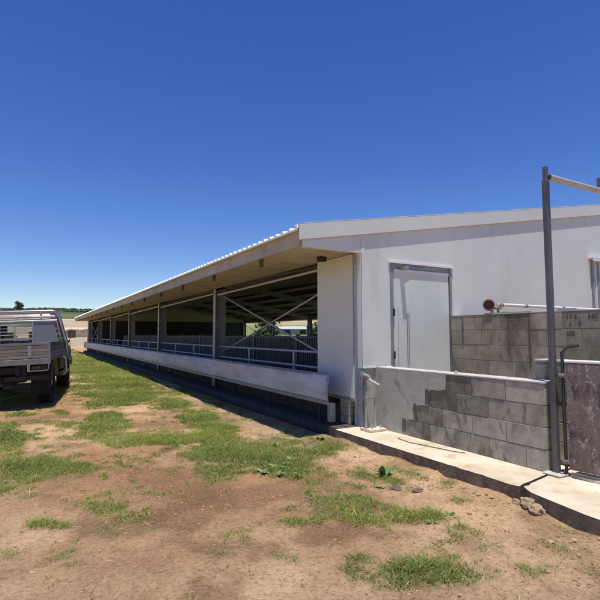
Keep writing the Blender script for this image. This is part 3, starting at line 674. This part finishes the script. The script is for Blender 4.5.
mb=MB(); mb.box(8.4,8.45,5.4,39.5,.106,1.24); tag(mb.build('pen_shade_backing',M['backing']),'added shade-dark partition behind the near row of pen bars','backing')  # solid sheet added to keep the space behind the bars dark
mb=MB(); mb.box(13.4,13.45,5.4,39.5,.106,1.1); tag(mb.build('pen_shade_backing',M['backing']),'added shade-dark partition near the far side of the shed','backing')  # second sheet added to darken the view across the floor
# block pier under the corner
pr=block_wall('block_pier',(3.86,5.52),(3.86,5.30),.18,.115,3,bl=.22,bh=.11,seed=41); tag(pr,'small stack of concrete blocks in the dark gap under the corner panel','block pier')

# ------------------------------------------------------------------ tap stand at the corner
ts=empty('tap_stand',(3.76,4.80,.12)); tag(ts,'galvanised tap stand on two legs bolted down at the shed corner','tap stand')
def T(mb,n,m,par=None,**k): return mb.build(n,m,par or ts,**k)
mb=MB(); mb.box(-.115,.145,-.11,.10,.002,.035); T(mb,'base_plate',M['slab'],bevel=.005)
for x in (-.10,.035): mb=MB(); mb.box(x-.008,x+.008,-.02,.0,.035,.40); T(mb,'leg',M['galv'])
mb=MB(); mb.box(-.115,.06,-.035,.02,.40,.422); T(mb,'bracket',M['galvd'])
mb=MB(); mb.tube([(.075,.02,.035),(.075,.02,.60),(.06,.03,.64)],.008,8); T(mb,'riser_pipe',M['galv'],smooth=True)
mb=MB(); mb.tube([(-.01,.155,.68),(-.01,.135,.68)],.055,16); mb.tube([(-.01,.14,.68),(-.01,.06,.67),(.01,.03,.62)],[.028,.03,.022],10); v=T(mb,'valve',M['galvd'],smooth=True)
mb=MB(); mb.tube([(-.03,.02,.64),(.03,-.02,.60),(.09,-.03,.57)],.010,8); T(mb,'tap_handle',M['whitepipe'],smooth=True)
for x in (-.05,.09): mb=MB(); mb.tube([(x,-.06,.035),(x,-.06,.075)],.013,6); T(mb,'anchor_bolt',M['galv'])

# ------------------------------------------------------------------ steel post frame and gate
pf=empty('post_frame',(3.985,2.535,.12)); tag(pf,'tall dark steel post with a pale top rail reaching right over the gate','post frame')
mb=MB(); mb.box(-.024,.024,-.024,.024,0,2.60); o=mb.build('post',M['steelrust'],pf,bevel=.005)
mb=MB(); mb.box(-.018,.018,-.018,.018,2.60,2.72); mb.build('post_stub',M['steelrust'],pf,bevel=.003)
mb=MB(); mb.tube([(-.035,-.058,2.60),(2.2,-.058,2.60)],.028,16); mb.build('top_rail',M['steelpale'],pf,smooth=True)
mb=MB(); mb.tube([(-.0355,-.058,2.60),(-.038,-.058,2.60)],.021,14); mb.build('rail_end',M['black'],pf)
mb=MB(); mb.box(.76,.80,-.078,-.038,2.625,2.73); mb.build('rail_stub',M['steelrust'],pf,bevel=.003)
mb=MB(); mb.box(2.12,2.2,-.04,.04,0,2.72); mb.build('post',M['steelrust'],pf,bevel=.005)
mb=MB(); mb.box(-.09,.09,-.08,.08,.0,.018); mb.build('foot_plate',M['cap'],pf,bevel=.008)
gt=empty('yard_gate',(4.02,2.47,.12),(0,0,R(8))); tag(gt,'weathered dark sheeted gate hinged on the tall steel post','gate')
mb=MB(); mb.box(-.012,.012,-1.75,-.03,.06,.95); o=mb.build('gate_panel',M['gate'],gt); o['label']='peeling purple brown sheet with pale flakes'
mb=MB(); mb.tube([(0,-.02,.972),(0,-1.8,.972)],.013,10); mb.build('top_rail',M['whitepipe'],gt,smooth=True)
mb=MB(); mb.tube([(0,-.0,.02),(0,-.0,1.05),(.03,-.04,1.10),(.05,-.12,1.11)],.014,8); mb.build('hinge_stile',M['black'],gt,smooth=True)
for y in (-.33,-.80,-1.3):
    mb=MB(); mb.box(-.0165,-.0125,y-.006,y+.006,.06,.95); mb.build('sheet_joint',M['black'],gt)
mb=MB(); mb.tube([(-.02,-.05,.03),(-.02,-1.75,.03)],.014,8); mb.build('bottom_rail',M['steelrust'],gt,smooth=True)
mb=MB(); mb.tube([(-.05,.02,.12),(-.02,-.02,.12)],.02,8); mb.tube([(-.05,.02,.85),(-.02,-.02,.85)],.02,8); mb.build('hinge',M['steelrust'],gt)

# ------------------------------------------------------------------ pipe with valve on the back wall
pw=empty('water_pipe',(5.43,4.26,1.60)); tag(pw,'open rusty flange and valve with a long white pipe on the back wall','pipe')
def ring(c,r,r2,w,n=24):
    m=MB(); v=[];f=[]
    d=Vector((-.75,-.66,0)).normalized(); a=Vector((0,0,1)); b=d.cross(a)
    for (rr,s) in ((r,0),(r,w),(r2,w),(r2,0)):
        for k in range(n): t=2*math.pi*k/n; v.append(Vector(c)+d*(s-w/2)+(a*math.cos(t)+b*math.sin(t))*rr)
    for j in range(4):
        for k in range(n): f.append((j*n+k,j*n+(k+1)%n,((j+1)%4)*n+(k+1)%n,((j+1)%4)*n+k))
    m.add(v,f); return m
m=ring((-.06,.03,.125),.078,.060,.05); m.build('flange',M['rustpipe'],pw,smooth=True)
d=Vector((-.75,-.66,0)).normalized(); c=Vector((-.06,.03,.125))
mb=MB(); mb.tube([c-d*.02,c-d*.10],[.06,.05],16); mb.build('pipe_end',M['rustpipe'],pw,smooth=True)
mb=MB(); mb.tube([c-d*.10,c-d*.13],[.05,.04],12); mb.tube([(.04,.06,.02),(.04,.06,.14)],.022,10); mb.tube([(.09,.0,.015),(.09,.0,.09)],.018,10); mb.box(.02,.13,-.03,.02,.07,.095); mb.box(-.10,.10,-.05,.07,.003,.02); mb.build('valve',M['brass'],pw,smooth=True)
mb=MB(); mb.tube([(.06,-.03,.13),(.14,-.03,.13)],.03,12); mb.build('coupling',M['brass'],pw,smooth=True)
mb=MB(); mb.tube([(.03,-.03,.132),(3.6,-.03,.118)],.022,12); mb.build('long_pipe',M['whitepipe'],pw,smooth=True)
for x in (.62,1.5,2.6): 
    mb=MB(); mb.tube([(x,-.03,.128),(x+.05,-.03,.128)],.027,12); mb.build('pipe_joint',M['galvd'],pw,smooth=True)
mb=MB(); mb.tube([(.02,-.1,.02),(.0,-.55,.012)],.006,6); mb.build('rod',M['rustpipe'],pw)
mb=MB(); mb.box(.05,.12,-1.05,-.85,.003,.035); mb.build('packing_block',M['galvd'],pw)

# ------------------------------------------------------------------ ute (tray back pickup)
ute=empty('tray_ute',(-.60,9.76,-.035),(0,R(-2.6),R(-8.5)))
tag(ute,'parked tray back ute with a silver alloy tray and mesh headboard, seen from behind','ute')
def U(mb,n,m,par=None,**k): return mb.build(n,m,par or ute,**k)
hw=.93
mb=MB(); mb.box(-hw,hw,.0,2.35,.845,.905); tray=U(mb,'tray_floor',M['alloyd'],bevel=.006)
# tail board: ribbed extrusion
mb=MB()
prf=[(0,.905),(-.012,.915),(-.012,.965),(.006,.975),(.006,1.02),(-.012,1.03),(-.012,1.08),(.006,1.09),(.006,1.135),(-.016,1.145),(-.016,1.185),(.028,1.190),(.028,.905)]
mb.prism([(y,z) for y,z in prf],0,-hw,hw); tb=U(mb,'tail_board',M['alloyt'])
for x in (-.62,.62): mb=MB(); mb.box(x-.03,x+.03,-.028,-.014,.93,1.13); U(mb,'latch',M['galvd'],tb,bevel=.004)
mb=MB(); mb.prism([(-.022,.80),(-.022,.90),(.04,.902),(.04,.80)],0,-hw-.005,hw+.005); U(mb,'rear_rail',M['alloyd'],bevel=.005)
for s in (-1,1):
    mb=MB(); mb.prism([(s*hw,.905),(s*(hw+.012),.915),(s*(hw+.012),1.0),(s*(hw-.004),1.01),(s*(hw-.004),1.08),(s*(hw+.014),1.09),(s*(hw+.014),1.185),(s*(hw-.028),1.19),(s*(hw-.028),.905)],1,.03,2.33); U(mb,'side_board',M['alloyt'])
    mb=MB(); mb.box(s*hw-.02,s*hw+.02,-.03,.02,.80,1.20); U(mb,'corner_post',M['alloyd'],bevel=.004)
# headboard
hb=empty('headboard',(0,2.36,0)); hb.parent=ute
def H(mb,n,m,**k): return mb.build(n,m,hb,**k)
top=1.86
pts=[(-.98,0,.92),(-.93,0,1.55),(-.86,0,1.80),(-.80,0,1.84),(-.72,0,top),(.70,0,top),(.76,0,1.845),(.81,0,1.80),(.85,0,1.72),(.90,0,1.52),(.98,0,1.18),(1.0,0,.92)]
mb=MB(); mb.tube(pts,.036,12); H(mb,'hoop',M['alloy'],smooth=True)
for z in (1.74,1.65): mb=MB(); mb.tube([(-.80,0,z),(.80,0,z)],.024,10); H(mb,'cross_rail',M['alloy'],smooth=True)
mb=MB(); mb.tube([(.48,0,1.665),(.48,0,top)],.018,8); mb.tube([(-.48,0,1.665),(-.48,0,top)],.018,8); H(mb,'upright',M['alloy'],smooth=True)
for s in (-1,1):
    # slotted stanchion: a strip with rectangular holes
    mb=MB(); z0,z1=1.12,1.70; n=5
    def xc(z): return s*(.96-(z-1.12)*.27)
    for k in range(n+1):
        za=z0+(z1-z0)*k/n; mb.bar((xc(za)-s*.11,.01,za),(xc(za)-s*.012,.01,za),.012,.04)
    mb.bar((xc(z0)-s*.12,.01,z0-.03),(xc(z1)-s*.12,.01,z1+.02),.03,.012)
    H(mb,'slotted_stanchion',M['alloyd'])
    mb=MB(); xa=.30 if s>0 else -.84; xb=.82 if s>0 else -.30
    if s>0: mb.prism([(.33,1.13),(.845,1.13),(.735,1.62),(.33,1.62)],1,-.006,.006)
    else: mb.prism([(-.33,1.13),(-.845,1.13),(-.735,1.62),(-.33,1.62)],1,-.006,.006)
    H(mb,'mesh_sheet',M['mesh'])
mb=MB()
for x in (-.32,.32): mb.box(x-.016,x+.016,-.016,.016,1.10,1.65)
mb.box(-.30,.30,-.016,.016,1.56,1.60); mb.box(-.30,.30,-.016,.016,1.24,1.29); mb.box(-.05,-.02,-.01,.01,1.29,1.56)
for z in (1.36,1.43,1.50): mb.tube([(-.30,0,z),(.30,0,z)],.007,6)
H(mb,'window_frame',M['alloy'])
mb=MB(); mb.box(-.9,.9,-.03,.02,.91,1.12); H(mb,'lower_sheet',M['alloyd'])
# chassis, bar, lights
mb=MB()
for x in (-.42,.42): mb.box(x-.04,x+.04,.05,5.0,.62,.78)
for y in (.2,1.0,2.0,3.0,4.0): mb.box(-.38,.38,y-.04,y+.04,.64,.76)
mb.box(-.5,.5,.4,2.2,.78,.845); U(mb,'chassis',M['under'])
mb=MB(); mb.box(-.9,.9,.06,.10,.52,.60); mb.box(-.55,-.47,.08,.14,.58,.80); mb.box(.47,.55,.08,.14,.58,.80); tow=U(mb,'tow_bar',M['under'])
mb=MB(); mb.tube([(0,.06,.52),(0,-.10,.50)],.03,8); mb.tube([(0,-.10,.50),(0,-.10,.56)],.018,8); U(mb,'tow_hitch',M['under'],tow)
for s in (-1,1):
    xa,xb=(.60,.92) if s>0 else (-.92,-.60)
    mb=MB(); mb.box(xa+.035,xb-.03,.02,.06,.71,.775); tl=U(mb,'tail_lamp',M['black'],bevel=.004)
    mb=MB(); mb.box(xa+.04,xa+.10,.012,.019,.725,.760); U(mb,'red_lens',M['red'],tl)
    mb=MB(); mb.box(xa+.12,xa+.17,.012,.019,.725,.760); U(mb,'amber_lens',M['amber'],tl)
    mb=MB(); r_=.012
    mb.tube([(xa,-.02,.79),(xa,-.02,.685),(xb-.03,-.02,.69),(xb,-.02,.72),(xb,-.02,.80)],r_,8); mb.box(xa-.02,xa+.02,-.03,.0,.68,.80); U(mb,'lamp_guard',M['alloy'],tl,smooth=True)
    # mud flap and guard over the wheel
    mb=MB(); mb.box(s*.56 if s>0 else -.90,.90 if s>0 else s*.56,.47,.485,.22,.80); U(mb,'mud_flap',M['rubber'])
    g_=[(math.cos(t)*.47+1.0,math.sin(t)*.47+.42) for t in [math.pi*(.06+.88*k/12) for k in range(13)]]; g2=[(math.cos(t)*.45+1.0,math.sin(t)*.45+.42) for t in [math.pi*(.06+.88*k/12) for k in range(13)]]
    g_=[(a,min(b,.835)) for a,b in g_]; g2=[(a,min(b,.815)) for a,b in g2]
    mb=MB(); 
    poly=g_+g2[::-1]
    n=len(g_); xx=sorted((s*.60,s*.91)); v=[(xx[0],a,b) for a,b in g_]+[(xx[1],a,b) for a,b in g_]+[(xx[0],a,b) for a,b in g2]+[(xx[1],a,b) for a,b in g2]
    f=[]
    for k in range(n-1): f+=[(k,k+1,n+k+1,n+k),(2*n+k,3*n+k,3*n+k+1,2*n+k+1),(k,2*n+k,2*n+k+1,k+1),(n+k,n+k+1,3*n+k+1,3*n+k)]
    f+=[(0,n,3*n,2*n),(n-1,3*n-1,4*n-1,2*n-1)]
    mb.add(v,f); U(mb,'mudguard',M['alloyd'])
for s in (-1,1):
    mb=MB(); mb.tube([(s*.94,2.0,.84),(s*1.0,1.98,.80),(s*1.02,1.98,.55),(s*.98,1.98,.47),(s*.78,1.98,.45)],.026,8); U(mb,'side_guard',M['alloy'],smooth=True)
# wheels
def wheel(x,y,s):
    w=MB(); n=32; pr=[(-.11,.27),(-.125,.33),(-.115,.375),(-.09,.39),(.09,.39),(.115,.375),(.125,.33),(.11,.27)]; v=[];f=[]
    for k in range(n):
        t=2*math.pi*k/n
        for (a,r) in pr: v.append((a,r*math.cos(t),r*math.sin(t)))
    m_=len(pr)
    for k in range(n):
        for j in range(m_): f.append((k*m_+j,k*m_+(j+1)%m_,((k+1)%n)*m_+(j+1)%m_,((k+1)%n)*m_+j))
    e=empty('wheel',(x,y,.39)); e.parent=ute
    w.add(v,f)
    for k in range(36):
        t=2*math.pi*k/36; 
        for q in (-.06,.0,.06): w.obox((q,.392*math.cos(t+q),.392*math.sin(t+q)),.045,.03,.014,Matrix.Rotation(t+q,3,'X')@Matrix.Rotation(R(90),3,'X'))
    w.build('tyre',M['rubber'],e)
    w=MB(); w.tube([(-.09,0,0),(.06*s,0,0),(.07*s,0,0)],[.272,.272,.20],24); w.tube([(.0,0,0),(.10*s,0,0)],.07,14); w.build('rim',M['bodyw'],e)
for s in (-1,1): wheel(s*.74,1.02,s); wheel(s*.74,4.05,s)
mb=MB(); mb.tube([(0,.35,.60),(0,.35,.44)],.36,28); mb.tube([(0,.35,.43),(0,.35,.42)],.2,20); U(mb,'spare_wheel',M['rubber'])
mb=MB(); mb.box(-.36,.36,1.2,1.9,.40,.62); U(mb,'fuel_tank',M['under'],bevel=.04)
# cab
def loft(sections,mname,name,par=None,smooth_=True):
    v=[];f=[]; n=len(sections[0])
    for s_ in sections: v+=s_
    for i_ in range(len(sections)-1):
        for k in range(n): f.append((i_*n+k,i_*n+(k+1)%n,(i_+1)*n+(k+1)%n,(i_+1)*n+k))
    f.append(tuple(range(n))); f.append(tuple(range(len(sections)*n-1,(len(sections)-1)*n-1,-1)))
    mb=MB(); mb.add(v,f); return U(mb,name,M[mname],par,smooth=smooth_,bevel=.01)
def sec(y,w,z0,z1,wt=None):
    wt=wt or w; return [(-w,y,z0),(w,y,z0),(w,y,z0+(z1-z0)*.75),(wt,y,z1),(-wt,y,z1),(-w,y,z0+(z1-z0)*.75)]
loft([sec(2.50,.84,.55,1.22),sec(4.0,.85,.52,1.24),sec(4.35,.83,.60,1.22,.78),sec(5.15,.80,.62,1.14,.72),sec(5.22,.76,.64,1.05,.66)],'bodyp','cab_body')
# roof and pillars (open greenhouse so that you look through the glass)
mb=MB(); v=[(-.70,2.56,1.76),(.70,2.56,1.76),(.68,3.75,1.78),(-.68,3.75,1.78),(-.62,2.62,1.83),(.62,2.62,1.83),(.60,3.65,1.84),(-.60,3.65,1.84)]
mb.add(v,[(0,1,2,3),(7,6,5,4),(0,4,5,1),(3,2,6,7),(0,3,7,4),(1,5,6,2)]); U(mb,'cab_roof',M['bodyp'],bevel=.02)
for s in (-1,1):
    for (p_,q_,a_,b_) in (((s*.80,2.56,1.22),(s*.68,2.58,1.78),.12,.06),((s*.80,3.45,1.22),(s*.69,3.40,1.78),.05,.05),((s*.80,4.15,1.22),(s*.67,3.72,1.78),.05,.05)):
        mb=MB(); mb.bar(p_,q_,a_,b_); U(mb,'pillar',M['bodyp'])
    mb=MB(); mb.add([(s*.79,2.68,1.24),(s*.79,3.42,1.24),(s*.68,3.38,1.75),(s*.68,2.66,1.75)],[(0,1,2,3)]); mb.add([(s*.79,3.48,1.24),(s*.79,4.08,1.24),(s*.68,3.68,1.75),(s*.68,3.44,1.75)],[(0,1,2,3)]); U(mb,'side_glass',M['glass'])
    # door mirror
    mb=MB(); mb.box(-.09,.09,-.03,.03,-.10,.10); e=U(mb,'door_mirror',M['mirror'],bevel=.015); e.location=(s*.99,3.62,1.34)
    mb=MB(); mb.tube([(-s*.03,0,-.09),(-s*.08,.06,-.22),(-s*.15,.08,-.24)],.010,6); mb.tube([(-s*.06,0,.08),(-s*.18,.08,.0)],.008,6); q=U(mb,'mirror_arm',M['black'],e)
    mb=MB(); mb.box(s*.86-.05,s*.86+.05,2.6,3.9,.42,.47); mb.tube([(s*.93,2.55,.82),(s*.94,2.52,.55),(s*.90,2.6,.46),(s*.88,3.0,.45)],.022,8); U(mb,'side_step',M['alloy'],smooth=True)
mb=MB(); mb.add([(-.66,2.565,1.30),(.66,2.565,1.30),(.60,2.57,1.72),(-.60,2.57,1.72)],[(0,1,2,3)]); U(mb,'rear_glass',M['glass'])
mb=MB(); mb.add([(-.72,4.16,1.25),(.72,4.16,1.25),(.62,3.74,1.74),(-.62,3.74,1.74)],[(0,1,2,3)]); U(mb,'windscreen',M['glass'])
mb=MB(); mb.tube([(-.55,2.5,1.235),(-.55,2.5,1.235+.01)],.01,6); 
for x in (-.4,.4): mb.box(x-.24,x+.24,2.85,2.97,.95,1.42); mb.box(x-.12,x+.12,2.87,2.95,1.42,1.58)
U(mb,'seat',M['black'],bevel=.03)
mb=MB(); mb.tube([(-.35+.17*math.cos(t),3.62+.05*math.sin(t),1.22+.16*math.sin(t)) for t in [2*math.pi*k/20 for k in range(21)]],.012,6); U(mb,'steering_wheel',M['black'])
mb=MB(); mb.tube([(-.2,5.32,.55),(-.2,5.32,1.15)],.03,8); mb.tube([(.2,5.32,.55),(.2,5.32,1.15)],.03,8); mb.tube([(-.8,5.28,.7),(-.8,5.28,1.15),(.8,5.28,1.15),(.8,5.28,.7)],.03,8); mb.box(-.85,.85,5.24,5.34,.5,.72); U(mb,'bull_bar',M['alloy'])

# ------------------------------------------------------------------ background things
def leaf_tree(name,x,y,h,w,crown0,m,label,cat='tree',n=900,trunk=True,seed=1,group=None,ls=None):
    r=random.Random(seed); z=gz(x,y); e=empty(name,(x,y,z)); tag(e,label,cat,group)
    cl=[(r.uniform(-.32,.32)*w,r.uniform(-.32,.32)*w,crown0+(h-crown0)*r.uniform(.22,.8),w*r.uniform(.16,.30)) for _ in range(11)]
    mb=MB(); ls=ls or w*.055
    for k in range(n):
        c=r.choice(cl); d_=Vector((r.gauss(0,1),r.gauss(0,1),r.gauss(0,.8))).normalized()*c[3]*r.random()**.4
        p=Vector(c[:3])+d_; a=Vector((r.gauss(0,1),r.gauss(0,1),r.gauss(0,1))).normalized(); b=a.cross(Vector((r.gauss(0,1),r.gauss(0,1),r.gauss(0,1)))).normalized(); s=ls*r.uniform(.6,1.4)
        mb.add([p-a*s,p+b*s*.6,p+a*s,p-b*s*.6],[(0,1,2,3)])
    mb.build('crown',m,e)
    t=MB(); t.tube([(0,0,-.3),(.02*w,0,crown0*.6),(0,.03*w,h*.6)],[w*.05,w*.035,w*.012],8)
    for c in cl[:5]: t.tube([(0,.02*w,crown0*.8),c[:3]],[w*.022,w*.006],6)
    t.build('trunk',M['bark'],e); return e
leaf_tree('paddock_tree',-5.8,240,8.9,4.3,3.2,M['leafd'],'small dark round tree on the skyline behind the ute',n=1300,seed=3)
leaf_tree('brown_shrub',5.2,150,5.7,2.1,2.6,M['leafr'],'rust brown shrub showing above the headboard of the ute',cat='shrub',n=700,seed=6)
def mound(name,x,y,lx,ly,h,label,seed):
    n=22; v=[];f=[]; ax=np.linspace(-1,1,n)
    for j in ax:
        for i_ in ax:
            d_=max(0,1-(i_*i_+j*j)); zz=h*d_**.7*(.7+.6*float(fbm(np.array([x+i_*lx]),np.array([y+j*ly]),.5,4,seed)[0])) ; v.append((i_*lx,j*ly,zz-.4))
    for j in range(n-1):
        for i_ in range(n-1): f.append((j*n+i_,j*n+i_+1,(j+1)*n+i_+1,(j+1)*n+i_))
    mb=MB(); mb.add(v,f); o=mb.build(name,M['earth'],smooth=True,loc=(x,y,gz(x,y))); return tag(o,label,'earth heap')
mound('earth_mound',8.5,104,6.0,5,1.7,'long brown earth heap beyond the far end of the shed',1)
mound('earth_mound',3.0,112,4.5,4,1.3,'lower brown earth heap left of the long one',2)
mound('earth_mound',15.5,116,6,5,1.7,'brown earth heap partly hidden by the far end of the shed',3)
# hillside bush: far-off wood that reads as one mass
mb=MB(); r=random.Random(9)
bm=bmesh.new(); bmesh.ops.create_icosphere(bm,subdivisions=1,radius=1); bv=[v.co.copy() for v in bm.verts]; bf=[[v.index for v in f.verts] for f in bm.faces]; bm.free()
for k in range(6500):
    a=R(r.uniform(-50,80)); d_=r.choice([r.uniform(1100,1500),r.uniform(1300,1800),r.uniform(1350,2300)]); x=d_*math.sin(a+0); y=d_*math.cos(a)
    if fbm(np.array([x]),np.array([y]),.004,3,55)[0]<.42: continue
    s=r.uniform(2.2,4.2); c=Vector((x,y,gz(x,y)+s*.4)); sx=s*r.uniform(1,2.2)
    mb.add([c+Vector((v.x*sx*r.uniform(.7,1.2),v.y*sx,v.z*s*r.uniform(.7,1.2))) for v in bv],bf)
tag(mb.build('hillside_bush',M['leafd']),'dark scrub covering the distant hills','bush',kind='stuff')
# far side of the shed: tank and shrubs seen through the openings
tk=empty('water_tank',(19.6,22.3,gz(19.6,22.3))); tag(tk,'dark olive water tank seen through the shed beyond its far side','tank')
mb=MB(); mb.tube([(0,0,0),(0,0,1.9),(0,0,2.0),(0,0,2.12)],[1.15,1.15,1.08,.35],32); mb.build('tank_body',M['tankg'],tk,smooth=True)
for z in (.4,.8,1.2,1.6): mb=MB(); mb.tube([(0,0,z),(0,0,z+.05)],1.165,32); mb.build('hoop',M['tankg'],tk,smooth=True)
mb=MB(); mb.tube([(0,0,2.12),(0,0,2.18)],.26,20); mb.build('lid',M['black'],tk)

yard=empty('farm_shed',(52,98,gz(52,98)-.2),(0,0,R(-27))); yard.scale=(.6,.6,.6); tag(yard,'pale low farm shed glimpsed through the open sides of the long shed','shed')
mb=MB(); mb.box(-9,9,-3,3,0,2.3); mb.build('wall',M['galvd'],yard)
mb=MB(); mb.prism([(-3.4,2.25),(0,3.3),(3.4,2.25),(3.4,2.35),(0,3.42),(-3.4,2.35)],0,-9.4,9.4); mb.build('roof',M['frame'],yard)
for x in (-6,0,6): mb=MB(); mb.box(x-1.2,x+1.2,-3.03,-3.003,.02,2.0); mb.build('door',M['under'],yard)
for k,(x,y,h,w,t) in enumerate(((22.5,47,3.4,3.2,'bushy green tree just beyond the far side of the shed, left'),(27.5,44,2.6,3.4,'low spreading tree beyond the far side of the shed'),(42,62,6.5,6,'taller tree farther off beyond the far side of the shed'))):
    leaf_tree('paddock_tree',x,y,h,w,.7,M['leafd'],t,n=700,seed=20+k)
